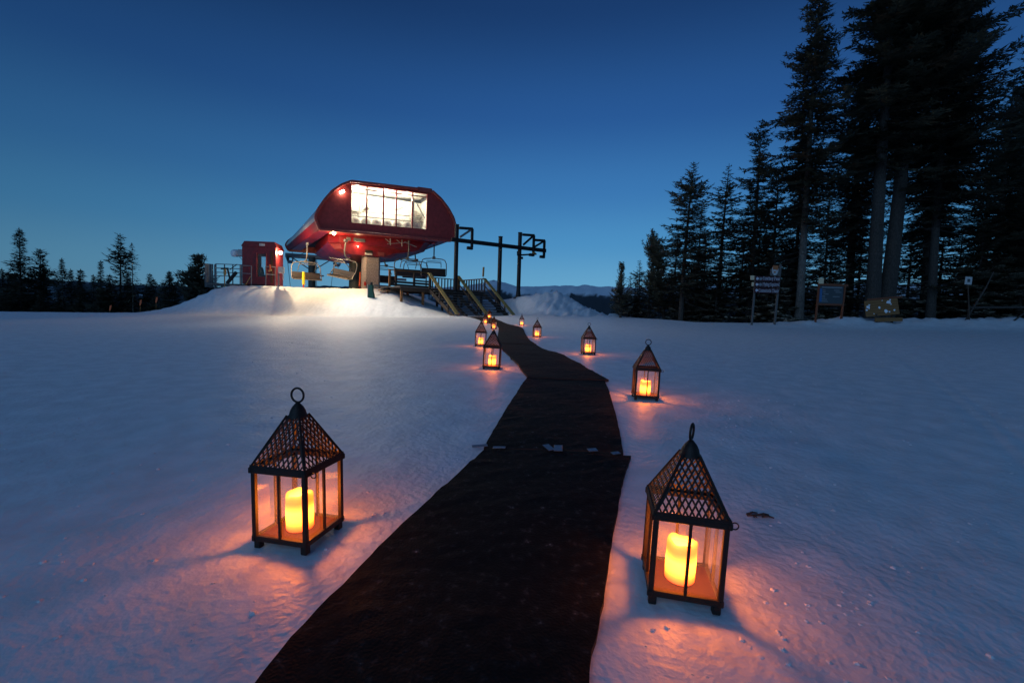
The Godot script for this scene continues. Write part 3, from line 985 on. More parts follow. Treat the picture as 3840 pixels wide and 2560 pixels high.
	col.box(Vector3(4.3, (5.46 + base_y) * 0.5, -3.6), Vector3(1.28, 5.46 - base_y, 1.3), Basis(), 0.16)
	part("support_column", col, M.concrete, t)
	boxed("junction_box", Vector3(3.72, base_y + 0.75, -2.88), Vector3(0.16, 0.3, 0.12), M.red_pad, t)
	var rear := MB.new()
	rear.tube([Vector3(4.2, -2.5, -9.3), Vector3(4.2, 5.6, -9.3)], 0.62, 20)
	part("rear_column", rear, M.green_steel, t)
	# lamps: under the lip, on the hull and at the upper left of the lit side
	for q in [[1.05, 6.50, 0.60, 8.0], [3.05, 6.00, 2.34, 0.9]]:
		var lamp := MB.new()
		lamp.lathe([Vector2(0.0, -0.09), Vector2(0.07, -0.08), Vector2(0.11, -0.02), Vector2(0.11, 0.05), Vector2(0.0, 0.06)], 14)
		var o := part("soffit_lamp", lamp, M.lamp, t)
		o.position = Vector3(q[0], q[1], -q[2])
		o.scale = Vector3.ONE * (1.0 if q[2] < 1.0 else 0.4)
		var l := OmniLight3D.new()
		l.name = "soffit_light"
		l.light_color = Color(1.0, 0.86, 0.62)
		l.light_energy = q[3]
		l.light_size = 0.06
		l.omni_range = 40.0
		l.omni_attenuation = 2.0
		l.shadow_enabled = true
		t.add_child(l, true)
		l.position = Vector3(q[0], q[1] - 0.01, -q[2])
	var pool := SpotLight3D.new()
	pool.name = "soffit_light"
	pool.light_color = Color(1.0, 0.86, 0.62)
	pool.light_energy = 30.0
	pool.light_size = 0.06
	pool.spot_range = 40.0
	pool.spot_attenuation = 2.0
	pool.spot_angle = 40.0
	pool.spot_angle_attenuation = 0.7
	pool.shadow_enabled = true
	t.add_child(pool, true)
	pool.position = Vector3(1.05, 6.49, -0.60)
	pool.rotation_degrees.x = -90.0
	var flood := boxed("flood_lamp", Vector3(1.45, 9.36, 0.14), Vector3(0.32, 0.17, 0.16), M.lamp, t, Basis(Vector3(0, 0, 1), 0.6))
	boxed("lamp_bracket", Vector3(1.45, 9.42, 0.01), Vector3(0.12, 0.12, 0.12), M.charcoal, flood)
	var spot := SpotLight3D.new()
	spot.name = "flood_light"
	spot.light_color = Color(1.0, 0.95, 0.87)
	spot.light_energy = 85.0
	spot.light_size = 0.1
	spot.spot_range = 80.0
	spot.spot_attenuation = 2.0
	spot.spot_angle = 44.0
	spot.spot_angle_attenuation = 1.0
	spot.shadow_enabled = true
	t.add_child(spot)
	spot.position = Vector3(1.45, 9.33, 0.32)
	spot.look_at(Vector3(-7.5, 0.5, -26.5))

# ------------------------------------------------------------------ chairs
func make_chair() -> Node3D:
	var t := thing("lift_chair", "", "chairlift chair")
	boxed("grip", Vector3(0, 0.02, 0), Vector3(0.16, 0.2, 0.34), M.galvanised, t)
	tubed("hanger", [Vector3(0, 0, 0), Vector3(0, -0.62, 0), Vector3(0, -0.85, -0.03), Vector3(0, -1.05, -0.13), Vector3(0, -1.2, -0.28), Vector3(0, -1.3, -0.46)], 0.055, M.chair_paint, t, 10)
	boxed("hanger_clamp", Vector3(0, -1.33, -0.5), Vector3(0.26, 0.22, 0.2), M.chair_paint, t)
	tubed("bail", [Vector3(-1.02, -2.78, 0.28), Vector3(-1.08, -2.72, 0.0), Vector3(-1.08, -2.2, -0.3), Vector3(-1.05, -1.75, -0.42), Vector3(-0.92, -1.5, -0.48), Vector3(-0.7, -1.42, -0.5), Vector3(0, -1.36, -0.5), Vector3(0.7, -1.42, -0.5), Vector3(0.92, -1.5, -0.48), Vector3(1.05, -1.75, -0.42), Vector3(1.08, -2.2, -0.3), Vector3(1.08, -2.72, 0.0), Vector3(1.02, -2.78, 0.28)], 0.038, M.chair_paint, t, 8)
	var seat := MB.new()
	seat.box(Vector3(0, -2.72, 0.08), Vector3(2.04, 0.10, 0.52), Basis(Vector3.RIGHT, 0.12))
	part("seat", seat, M.seat, t)
	var back := MB.new()
	back.box(Vector3(0, -2.42, -0.26), Vector3(2.04, 0.46, 0.08), Basis(Vector3.RIGHT, -0.2))
	part("backrest", back, M.seat, t)
	tubed("seat_rail", [Vector3(-1.02, -2.80, 0.34), Vector3(1.02, -2.80, 0.34)], 0.035, M.chair_paint, t, 6)
	tubed("restraint_bar", [Vector3(-0.62, -2.1, -0.3), Vector3(-0.62, -1.72, 0.2), Vector3(-0.5, -1.62, 0.34), Vector3(0.5, -1.62, 0.34), Vector3(0.62, -1.72, 0.2), Vector3(0.62, -2.1, -0.3)], 0.03, M.chair_paint, t, 6)
	tubed("footrest", [Vector3(-0.62, -1.72, 0.2), Vector3(-0.62, -1.45, 0.75), Vector3(0.62, -1.45, 0.75), Vector3(0.62, -1.72, 0.2)], 0.024, M.galvanised, t, 6)
	return t

func build_chairs() -> void:
	var first: Node3D = null
	for s in [
		[-16.30, 6.13, -36.0, 35.0, 0.0, "empty chair farthest left under the terminal, behind the yellow marker"],
		[-12.75, 6.25, -34.6, -22.0, -10.0, "tilted empty chair hanging left of the concrete column"],
		[-8.55, 6.72, -37.0, 24.0, 0.0, "pale lit chair hanging right of the concrete column above the railing"],
		[-6.95, 7.05, -39.5, 190.0, 0.0, "dark chair with a raised frame right of the pale lit chair"],
		[-8.9, 6.95, -41.0, 205.0, 0.0, "dark chair half hidden behind the pale lit chair"],
		[-11.7, 6.45, -41.2, 215.0, 0.0, "chair seen only by its curved hanger just right of the concrete column"],
	]:
		var o: Node3D
		if first == null:
			first = make_chair()
			o = first
		else:
			o = first.duplicate()
			o.name = numbered("lift_chair")
			add_child(o)
		o.position = Vector3(s[0], s[1], s[2])
		o.rotation_degrees = Vector3(0, s[3], s[4])
		tag(o, s[5], "chairlift chair", "chairs hanging from the lift")

# ------------------------------------------------------------------ operator cabin and what stands round it
func build_cabin() -> void:
	var p := at_ground(-19.75, 33.2, 0.15)
	p.y = 2.72
	var t := thing("operator_cabin", "small dark red operator hut with a see-through window left of the terminal", "hut", p, 13.0)
	var w := 2.25
	var d := 2.0
	var h := 2.75
	# front wall round the tall window (x 0.98..1.58, y 0.62..2.28), back wall round a matching one
	for z in [-0.05, -d + 0.05]:
		var x0 := 1.0 if z > -1.0 else 0.72
		var x1 := 1.58 if z > -1.0 else 1.32
		var called := "front_wall" if z > -1.0 else "rear_wall"
		var s := MB.new()
		s.box(Vector3(x0 * 0.5, h * 0.5, z), Vector3(x0, h, 0.1), Basis(), 0.01)
		s.box(Vector3((x1 + w) * 0.5, h * 0.5, z), Vector3(w - x1, h, 0.1), Basis(), 0.01)
		s.box(Vector3((x0 + x1) * 0.5, 0.29, z), Vector3(x1 - x0, 0.58, 0.1), Basis(), 0.0)
		s.box(Vector3((x0 + x1) * 0.5, 2.49, z), Vector3(x1 - x0, 0.52, 0.1), Basis(), 0.0)
		part(called, s, M.hut_red, t)
		var g := MB.new()
		g.quad(Vector3(x0, 0.58, z), Vector3(x1, 0.58, z), Vector3(x1, 2.24, z), Vector3(x0, 2.24, z), Vector3.BACK)
		part("window_pane", g, M.window, t)
	for x in [0.05, w - 0.05]:
		boxed("side_wall", Vector3(x, h * 0.5, -d * 0.5), Vector3(0.1, h, d - 0.2), M.hut_red, t)
	boxed("cabin_floor", Vector3(w * 0.5, 0.1, -d * 0.5), Vector3(w - 0.22, 0.1, d - 0.22), M.charcoal, t)
	# roof: a flat top with sloping shoulders
	var roof := MB.new()
	roof.slab(PackedVector2Array([Vector2(-0.06, h - 0.02), Vector2(w + 0.08, h - 0.02), Vector2(w - 0.1, h + 0.40), Vector2(0.16, h + 0.34)]), 0.04, -d - 0.05)
	part("roof", roof, M.hut_red, t)
	boxed("sign_plate", Vector3(1.34, h + 0.14, 0.06), Vector3(0.36, 0.17, 0.03), M.white_paint, t)
	for q in [[0.97, 1.41, 0.06, 1.72], [1.61, 1.41, 0.06, 1.72]]:
		boxed("window_frame", Vector3(q[0], q[1], 0.02), Vector3(q[2], q[3], 0.06), M.maroon, t)
	boxed("downpipe", Vector3(1.98, 1.3, 0.03), Vector3(0.16, 2.3, 0.05), M.rust, t)
	# stool and desk seen inside
	boxed("desk", Vector3(1.3, 0.72, -1.2), Vector3(1.4, 0.12, 0.6), M.charcoal, t)
	var stool := MB.new()
	stool.lathe([Vector2(0.0, 0.78), Vector2(0.2, 0.78), Vector2(0.22, 0.9), Vector2(0.15, 1.25), Vector2(0.08, 1.36), Vector2(0.0, 1.38)], 14)
	var so := part("stool_back", stool, M.charcoal, t)
	so.position = Vector3(0.95, 0, -1.1)
	# bright lamp on the right corner
	var bulb := MB.new()
	bulb.lathe([Vector2(0.0, -0.13), Vector2(0.09, -0.10), Vector2(0.13, 0.0), Vector2(0.10, 0.09), Vector2(0.0, 0.13)], 16)
	var lamp := part("wall_lamp", bulb, M.lamp, t)
	lamp.position = Vector3(w + 0.24, 2.42, -0.28)
	barred("lamp_arm", Vector3(w - 0.02, 2.5, -0.3), Vector3(w + 0.2, 2.46, -0.29), 0.05, 0.05, M.charcoal, t)
	var l := OmniLight3D.new()
	l.name = "wall_light"
	l.light_color = Color(1.0, 0.87, 0.68)
	l.light_energy = 15.0
	l.light_size = 0.08
	l.omni_range = 60.0
	l.omni_attenuation = 2.0
	l.shadow_enabled = true
	t.add_child(l)
	l.position = lamp.position
	# pipe rails in front
	for q in [[0.05, 0.78, "grey pipe rail in front of the left half of the red hut"], [1.72, 2.35, "grey pipe rail at the right front corner of the red hut"]]:
		var r := thing("pipe_rail", q[2], "railing", t.to_global(Vector3(q[0], 0, 0.55)), 13.0, "pipe railings round the hut")
		var width: float = q[1] - q[0]
		for x in [0.0, width]:
			tubed("rail_post", [Vector3(x, -0.1, 0), Vector3(x, 1.28, 0)], 0.035, M.galvanised, r)
		for y in [1.28, 0.72]:
			tubed("rail_bar", [Vector3(0, y, 0), Vector3(width, y, 0)], 0.032, M.galvanised, r)
	# landing with its rails on the left
	var land := thing("pipe_rail", "long grey pipe railing of the landing left of the red hut", "railing", Vector3(-22.15, 2.75, -33.3), 4.0, "pipe railings round the hut")
	for x in [0.0, 0.42, 1.02, 1.6, 2.2]:
		tubed("rail_post", [Vector3(x, -0.5, -0.6 if x < 0.1 else 0.0), Vector3(x, 1.36, -0.6 if x < 0.1 else 0.0)], 0.04, M.galvanised, land)
	for y in [1.36, 1.06, 0.76, 0.5]:
		tubed("rail_bar", [Vector3(0, y, -0.6), Vector3(0.42, y, 0), Vector3(2.25, y, 0)], 0.028, M.galvanised, land)
	var wing := single("rail_screen", _screen(), M.galvanised, "pale corrugated end screen at the left end of the landing railing", "screen", Vector3(-22.35, 2.45, -33.1), 50.0)
	single("landing_deck", _deck(Vector3(2.6, 0.14, 1.6)), M.grey_timber, "low timber landing beside the red hut", "platform", Vector3(-20.9, 2.62, -33.7), 6.0)
	# snow-covered blower on the hut's left wall
	var bl := thing("wall_heater", "snow covered white box on the upper left wall of the red hut", "heater", t.to_global(Vector3(-0.02, 2.15, -0.6)), 13.0)
	boxed("housing", Vector3(-0.22, 0.12, 0), Vector3(0.4, 0.5, 0.5), M.white_paint, bl)
	var cap := MB.new()
	cap.lathe([Vector2(0.0, -0.26), Vector2(0.22, -0.24), Vector2(0.30, -0.05), Vector2(0.26, 0.14), Vector2(0.12, 0.26), Vector2(0.0, 0.28)], 14)
	var co := part("hood", cap, M.loose_snow, bl)
	co.position = Vector3(-0.62, 0.08, 0.05)
	barred("brace", Vector3(-0.35, -0.16, 0), Vector3(0.0, -0.55, 0), 0.03, 0.03, M.charcoal, bl)
	# black hooked arm
	var arm := thing("black_loader_arm", "black hooked metal arm leaning by the landing railing", "metal arm", Vector3(-21.0, 2.7, -33.0), 8.0)
	barred("upper_arm", Vector3(-0.15, 1.05, 0), Vector3(0.35, 1.08, 0), 0.12, 0.12, M.black_steel, arm)
	barred("lower_arm", Vector3(0.9, 0.85, 0), Vector3(0.25, 0.0, 0), 0.2, 0.2, M.black_steel, arm)
	barred("link", Vector3(0.3, 1.05, 0), Vector3(0.45, 0.35, 0), 0.1, 0.1, M.black_steel, arm)
	barred("strut", Vector3(0.45, 1.0, 0), Vector3(0.95, 1.42, 0), 0.05, 0.05, M.black_steel, arm)
	# control box on a post
	var cb := thing("control_box", "beige control box on a post at the right of the red hut", "control box", at_ground(-16.93, 33.0, 0.1), 20.0)
	tubed("box_post", [Vector3(-0.05, 0, 0), Vector3(-0.05, 1.3, 0)], 0.06, M.galvanised, cb)
	boxed("box_body", Vector3(0.12, 1.28, 0.05), Vector3(0.40, 0.46, 0.2), M.white_paint, cb)
	barred("conduit", Vector3(0.24, 1.05, 0.08), Vector3(0.25, 0.58, 0.08), 0.07, 0.07, M.white_paint, cb)
	boxed("box_foot", Vector3(-0.05, 0.12, 0.0), Vector3(0.22, 0.1, 0.22), M.galvanised, cb)
	# marker with an orange flag on the rail and a bamboo pole with a tag
	var fl := thing("marker_flag", "small orange flag tied to the rail by the red hut", "flag", t.to_global(Vector3(1.98, 0.95, 0.6)), 13.0)
	tubed("stick", [Vector3(0, 0, 0), Vector3(0.02, 0.5, 0)], 0.015, M.bamboo, fl, 5)
	boxed("pennant", Vector3(0.05, 0.33, 0.01), Vector3(0.1, 0.32, 0.02), M.orange, fl, Basis(Vector3(0, 0, 1), 0.12))
	boxed("knot", Vector3(0.02, 0.06, 0.0), Vector3(0.22, 0.1, 0.08), M.bamboo, fl, Basis(Vector3(0, 0, 1), 0.3))
	var bp := thing("bamboo_pole", "thin bamboo pole with a yellow tag in the snow left of the hut", "pole", at_ground(-20.45, 32.3, 0.2), 0.0)
	tubed("stick", [Vector3(0, 0, 0), Vector3(0.02, 1.5, 0)], 0.022, M.bamboo, bp, 6)
	boxed("tag_sleeve", Vector3(0.02, 1.25, 0), Vector3(0.15, 0.4, 0.1), M.bamboo, bp)
	var sp := thing("bamboo_pole", "short bamboo pole leaning against the hut's left pipe rail", "pole", t.to_global(Vector3(0.45, -0.1, 0.7)), 0.0)
	tubed("stick", [Vector3(0, 0, 0), Vector3(0.35, 0.62, 0)], 0.025, M.bamboo, sp, 6)
	# markers by the loading area
	for q in [[-16.2, 35.2, 0.0, "bright yellow padded marker post with a red foot on the lit snow"], [-12.0, 35.6, 0.1, "slim orange marker pole by the tilted chair"]]:
		var m := thing("marker_post", q[3], "marker", at_ground(q[0], q[1], 0.05), 0.0)
		if q[2] == 0.0:
			tubed("pole_foot", [Vector3(0, 0, 0), Vector3(0, 0.36, 0)], 0.055, M.red_pad, m)
			tubed("pad", [Vector3(0, 0.33, 0), Vector3(0, 1.32, 0)], [0.10, 0.10], M.yellow_pad, m, 12)
		else:
			tubed("pole_foot", [Vector3(0, 0, 0), Vector3(0, 0.3, 0)], 0.035, M.red_pad, m)
			tubed("pad", [Vector3(0, 0.28, 0), Vector3(0.03, 1.35, 0)], [0.08, 0.04], M.orange, m, 10)
	var gp := thing("green_pad", "dark green pad standing on the snow right of the concrete column", "pad", at_ground(-9.95, 31.9, 0.05), -10.0)
	var pad := MB.new()
	pad.slab(PackedVector2Array([Vector2(-0.18, 0), Vector2(0.26, 0), Vector2(0.22, 0.18), Vector2(0.13, 0.5), Vector2(0.12, 0.9), Vector2(-0.18, 0.9)]), -0.12, 0.12)
	part("padding", pad, M.green_pad, gp)
	boxed("pale_edge", Vector3(-0.21, 0.45, 0.0), Vector3(0.05, 0.92, 0.22), M.white_paint, gp)
	boxed("top_knob", Vector3(0.02, 1.0, 0.0), Vector3(0.12, 0.2, 0.12), M.charcoal, gp)

func _screen() -> MB:
	var s := MB.new()
	for k in 6:
		s.box(Vector3(k * 0.09, 0.8, 0.015 * (k % 2)), Vector3(0.085, 1.7, 0.02), Basis(), 0.004)
	return s

func _deck(size: Vector3) -> MB:
	var s := MB.new()
	var count := int(size.x / 0.15)
	for k in count:
		s.box(Vector3(-size.x * 0.5 + (k + 0.5) * size.x / count, 0, 0), Vector3(size.x / count - 0.012, size.y, size.z), Basis(), 0.01)
	return s

# ------------------------------------------------------------------ wooden stairs and platform
func build_stairs() -> void:
	var o := Vector3(-3.85, 0, -30.6)
	var deck_y := 2.85
	var low := 0.84
	var wide := 5.0
	var run := 3.6
	var t := thing("wooden_stairs", "wide dark wooden stairs with three yellow plank handrails climbing to the platform", "stairs", o, STAIR_YAW)
	var count := 10
	for i in count:
		var k := float(i + 1) / count
		var y := lerpf(low, deck_y, k) - 0.02
		var z := -run * (k - 0.5 / count)
		boxed("step", Vector3(wide * 0.5, y, z + 0.075), Vector3(wide - 0.14, 0.05, 0.14), M.grey_timber, t)
		boxed("step", Vector3(wide * 0.5, y + 0.002, z - 0.08), Vector3(wide - 0.16, 0.05, 0.14), M.grey_timber, t)
	for s in [0.04, 1.1, 2.22, 3.3, wide - 0.04]:
		barred("stringer", Vector3(s, low - 0.26, 0.15), Vector3(s, deck_y - 0.2, -run), 0.06, 0.26, M.timber, t)
	for i in 3:
		var s: float = [0.0, wide * 0.5, wide][i]
		var end := Vector3(s, deck_y + 1.08, -run - 0.05)
		barred("handrail", Vector3(s, low + 0.16, 0.25), end, 0.30, 0.06, M.yellow_timber, t)
		boxed("rail_post", Vector3(s, deck_y + 0.5, -run + 0.02), Vector3(0.1, 1.1, 0.1), M.timber, t)
		barred("rail_post", Vector3(s, low + 0.3, -0.95), Vector3(s, low + 0.98, -0.95), 0.09, 0.09, M.timber, t)
		barred("rail_post", Vector3(s, low + 0.9, -2.1), Vector3(s, low + 1.9, -2.1), 0.09, 0.09, M.timber, t)
		if i > 0:
			barred("lower_rail", Vector3(s, low - 0.02, -0.2), Vector3(s, deck_y + 0.5, -run), 0.05, 0.09, M.timber, t)
	boxed("plank_end", Vector3(0.65, low + 0.1, 0.25), Vector3(0.2, 0.16, 0.2), M.charcoal, t)
	# platform
	var p := thing("boarding_platform", "dark timber boarding platform with railings behind the stairs", "platform", o, STAIR_YAW)
	boxed("deck_boards", Vector3(1.4, deck_y - 0.03, -run - 1.72), Vector3(7.4, 0.07, 3.3), M.grey_timber, p)
	for z in [-run - 0.12, -run - 1.7, -run - 3.25]:
		barred("joist", Vector3(-2.2, deck_y - 0.2, z), Vector3(5.0, deck_y - 0.2, z), 0.07, 0.25, M.timber, p)
	for q in [[-2.1, -3.8], [-2.1, -6.2], [-0.4, -3.8], [-0.4, -6.2], [1.3, -3.9], [2.5, -3.9], [4.9, -3.9], [4.9, -6.7], [2.5, -6.7]]:
		boxed("platform_leg", Vector3(q[0], deck_y - 1.3, q[1]), Vector3(0.16, 2.1, 0.16), M.sign_wood if q[0] < 0.0 else M.timber, p)
	# balustrade on the right and at the back
	barred("top_rail", Vector3(wide, deck_y + 1.05, -run - 0.05), Vector3(wide, deck_y + 1.05, -run - 3.1), 0.14, 0.06, M.brown_timber, p)
	barred("top_rail", Vector3(wide, deck_y + 1.055, -run - 3.1), Vector3(1.4, deck_y + 1.055, -run - 3.1), 0.14, 0.06, M.brown_timber, p)
	barred("bottom_rail", Vector3(wide, deck_y + 0.12, -run - 0.05), Vector3(wide, deck_y + 0.12, -run - 3.1), 0.06, 0.09, M.timber, p)
	barred("bottom_rail", Vector3(wide, deck_y + 0.123, -run - 3.1), Vector3(1.4, deck_y + 0.123, -run - 3.1), 0.06, 0.09, M.timber, p)
	for k in 8:
		boxed("baluster", Vector3(wide, deck_y + 0.56, -run - 0.4 - k * 0.36), Vector3(0.09, 0.94, 0.09), M.timber, p)
	for k in 12:
		boxed("baluster", Vector3(wide - 0.35 - k * 0.29, deck_y + 0.56, -run - 3.1), Vector3(0.08, 0.94, 0.08), M.timber, p)
	# queue pen on the left: posts, a top rail and boarded lower halves
	for q in [[-2.05, M.sign_wood], [-1.55, M.timber], [-0.05, M.timber], [1.35, M.timber]]:  # leftmost post in brighter wood: orange lamplight put into its colour
		boxed("pen_post", Vector3(q[0], deck_y + 0.62, -5.85), Vector3(0.15, 1.3, 0.15), q[1], p)
	barred("pen_rail", Vector3(-2.15, deck_y + 1.28, -5.85), Vector3(1.45, deck_y + 1.28, -5.85), 0.2, 0.06, M.sign_wood, p)
	for y in [0.2, 0.42]:
		barred("pen_board", Vector3(-2.0, deck_y + y, -5.8), Vector3(1.35, deck_y + y, -5.8), 0.04, 0.16, M.timber, p)
	barred("pen_board", Vector3(0.0, deck_y + 0.62, -5.8), Vector3(1.35, deck_y + 0.62, -5.8), 0.04, 0.12, M.timber, p)
	boxed("painted_lit_seat", Vector3(-0.9, deck_y + 0.66, -6.3), Vector3(0.85, 0.18, 0.05), M.white_paint, p)  # lamplight on a chair seat behind the pen, put in as white paint
	boxed("bench_seat", Vector3(-2.5, deck_y - 0.28, -5.6), Vector3(0.9, 0.08, 0.5), M.sign_wood, p)
	barred("bench_leg", Vector3(-2.3, deck_y - 0.34, -5.6), Vector3(-2.3, deck_y - 1.2, -5.6), 0.12, 0.12, M.sign_wood, p)
	barred("ramp_edge", Vector3(-3.5, deck_y + 0.02, -5.3), Vector3(-2.1, deck_y + 0.03, -5.6), 0.08, 0.1, M.galvanised, p)
	# yellow tipped pole behind the corner
	var y := thing("marker_post", "thin pole with a yellow tip above the corner of the platform railing", "marker", o + Basis(Vector3.UP, deg_to_rad(STAIR_YAW)) * Vector3(wide + 0.05, 0, -run - 0.3), 0.0)
	tubed("pole", [Vector3(0, 1.6, 0), Vector3(0, 4.2, 0)], 0.02, M.galvanised, y, 6)
	tubed("tip", [Vector3(0, 4.1, 0), Vector3(0.02, 4.85, 0)], 0.075, M.bamboo, y, 8)

# ------------------------------------------------------------------ chair parking portal and the tower down the line
func build_portal() -> void:
	var t := thing("steel_portal", "black steel portal of three posts and a beam behind the stairs", "steel frame", Vector3(-4.4, 0, -34.5), YAW)
	for q in [[0.0, 7.65], [3.72, 7.18], [5.5, 7.70]]:
		var g := 1.2
		tubed("post", [Vector3(q[0], g, 0), Vector3(q[0], q[1], 0)], 0.16, M.black_steel, t, 14)
		var foot := MB.new()
		foot.lathe([Vector2(0.40, 0.0), Vector2(0.40, 0.06), Vector2(0.22, 0.12), Vector2(0.15, 0.75), Vector2(0.0, 0.75)], 14)
		var f := part("foot", foot, M.black_steel, t)
		f.position = Vector3(q[0], 2.42 if q[0] > 5.0 else 1.4, 0)
		var cap := MB.new()
		cap.lathe([Vector2(0.18, 0.0), Vector2(0.18, 0.06), Vector2(0.0, 0.06)], 14)
		var c := part("post_cap", cap, M.black_steel, t)
		c.position = Vector3(q[0], q[1], 0)
	barred("beam", Vector3(-0.5, 6.52, 0.22), Vector3(7.9, 6.50, 0.22), 0.16, 0.30, M.black_steel, t)
	# hanging brackets
	for q in [[0.05, 0.3, 7.42], [5.55, 0.3, 7.55], [6.85, -0.1, 7.32]]:
		var x: float = q[0]
		var z: float = q[1]
		var top: float = q[2]
		barred("bracket_top", Vector3(x, top, z), Vector3(x + 1.12, top + 0.06, z), 0.17, 0.19, M.black_steel, t)
		barred("bracket_drop", Vector3(x + 1.08, top + 0.06, z), Vector3(x + 1.08, 6.08, z), 0.17, 0.19, M.black_steel, t)
		barred("bracket_brace", Vector3(x + 0.1, 6.75, z), Vector3(x + 0.98, top - 0.02, z), 0.15, 0.15, M.galvanised if x < 1.0 else M.black_steel, t)
		boxed("bracket_shoe", Vector3(x + 0.92, 6.02, z), Vector3(0.46, 0.22, 0.24), M.black_steel, t)
	barred("lower_arm", Vector3(5.1, 5.85, 0.5), Vector3(6.8, 6.10, 0.5), 0.1, 0.13, M.black_steel, t)
	barred("lower_arm_end", Vector3(5.05, 5.80, 0.5), Vector3(5.02, 6.16, 0.5), 0.1, 0.1, M.black_steel, t)
	boxed("lower_shoe", Vector3(5.35, 5.66, 0.5), Vector3(0.35, 0.18, 0.14), M.black_steel, t)
	boxed("chain_guard", Vector3(6.55, 6.16, 0.5), Vector3(0.3, 0.14, 0.12), M.bamboo, t)

func build_tower() -> void:
	var t := thing("lift_tower", "grey lift tower with sheave wheels down the line behind the chairs", "lift tower", Vector3(-24.3, 0, -55.0), 24.0)
	tubed("mast", [Vector3(0, -8.0, 0), Vector3(0, 7.3, 0)], 0.42, M.green_steel, t, 16)
	barred("crossarm", Vector3(-2.9, 7.3, 0), Vector3(2.7, 7.3, 0), 0.45, 0.5, M.galvanised, t)
	boxed("work_platform", Vector3(0.2, 5.1, 0.4), Vector3(2.2, 0.12, 0.8), M.galvanised, t)
	barred("ladder", Vector3(0.5, -6, 0.42), Vector3(0.5, 7.0, 0.42), 0.3, 0.06, M.galvanised, t)
	for s in [-2.7, 2.5]:
		barred("sheave_beam", Vector3(s, 7.0, 1.8), Vector3(s, 6.85, -1.8), 0.16, 0.24, M.galvanised, t)
		for k in 6:
			var w := MB.new()
			w.lathe([Vector2(0.0, -0.06), Vector2(0.26, -0.06), Vector2(0.20, 0.0), Vector2(0.26, 0.06), Vector2(0.0, 0.06)], 14)
			var o := part("sheave_wheel", w, M.tyre, t)
			o.position = Vector3(s + 0.12, 6.92, 1.6 - k * 0.62)
			o.rotation_degrees.z = 90
		boxed("catwalk", Vector3(s + 0.35, 6.55, 0), Vector3(0.6, 0.08, 3.2), M.galvanised, t)
		for z in [-1.5, 0.0, 1.5]:
			barred("catwalk_post", Vector3(s + 0.6, 6.55, z), Vector3(s + 0.6, 7.6, z), 0.05, 0.05, M.galvanised, t)
	barred("arm_brace", Vector3(-0.4, 5.9, 0), Vector3(-2.3, 7.15, 0), 0.12, 0.12, M.galvanised, t)
	barred("arm_brace", Vector3(0.4, 5.9, 0), Vector3(2.1, 7.15, 0), 0.12, 0.12, M.galvanised, t)
	var turn := Basis(Vector3.UP, deg_to_rad(24.0))
	var i := 0
	for s in [-2.7, 2.5]:
		var a := Vector3(-24.3, 0, -55.0) + turn * Vector3(s, 7.2, 0)
		var from := station_origin() + Basis(Vector3.UP, deg_to_rad(YAW)) * Vector3(1.2 if s < 0 else 8.6, 7.0, -14.0)
		var rope := MB.new()
		rope.tube([from, from.lerp(a, 0.5) + Vector3(0, -0.25, 0), a, a + turn * Vector3(0, -8.0, -26.0), a + turn * Vector3(0, -24.0, -60.0)], 0.028, 6)
		single("haul_rope", rope, M.charcoal, ["steel haul rope running down from the left end of the tower crossarm", "steel haul rope running down from the right end of the tower crossarm"][i], "cable", Vector3.ZERO, 0, "haul ropes of the lift")
		i += 1

# ------------------------------------------------------------------ signs by the trees
func lettering(text: String, high: float, m: Material, parent: Node, at: Vector3, widest: float, serif := true) -> void:
	var f := SystemFont.new()
	f.font_names = PackedStringArray(["Droid Serif" if serif else "Droid Sans"])
	var tm := TextMesh.new()
	tm.text = text
	tm.font = f
	tm.font_size = 32
	tm.pixel_size = high / 24.0
	tm.depth = 0.006
	tm.curve_step = 2.0
	tm.horizontal_alignment = HORIZONTAL_ALIGNMENT_LEFT
	var o := part("lettering", tm, m, parent)
	var box := tm.get_aabb()
	var k := minf(1.0, widest / maxf(box.size.x, 0.01))
	o.scale = Vector3(k, 1, 1)
	o.position = at - Vector3(box.position.x * k, box.get_center().y, -0.004)

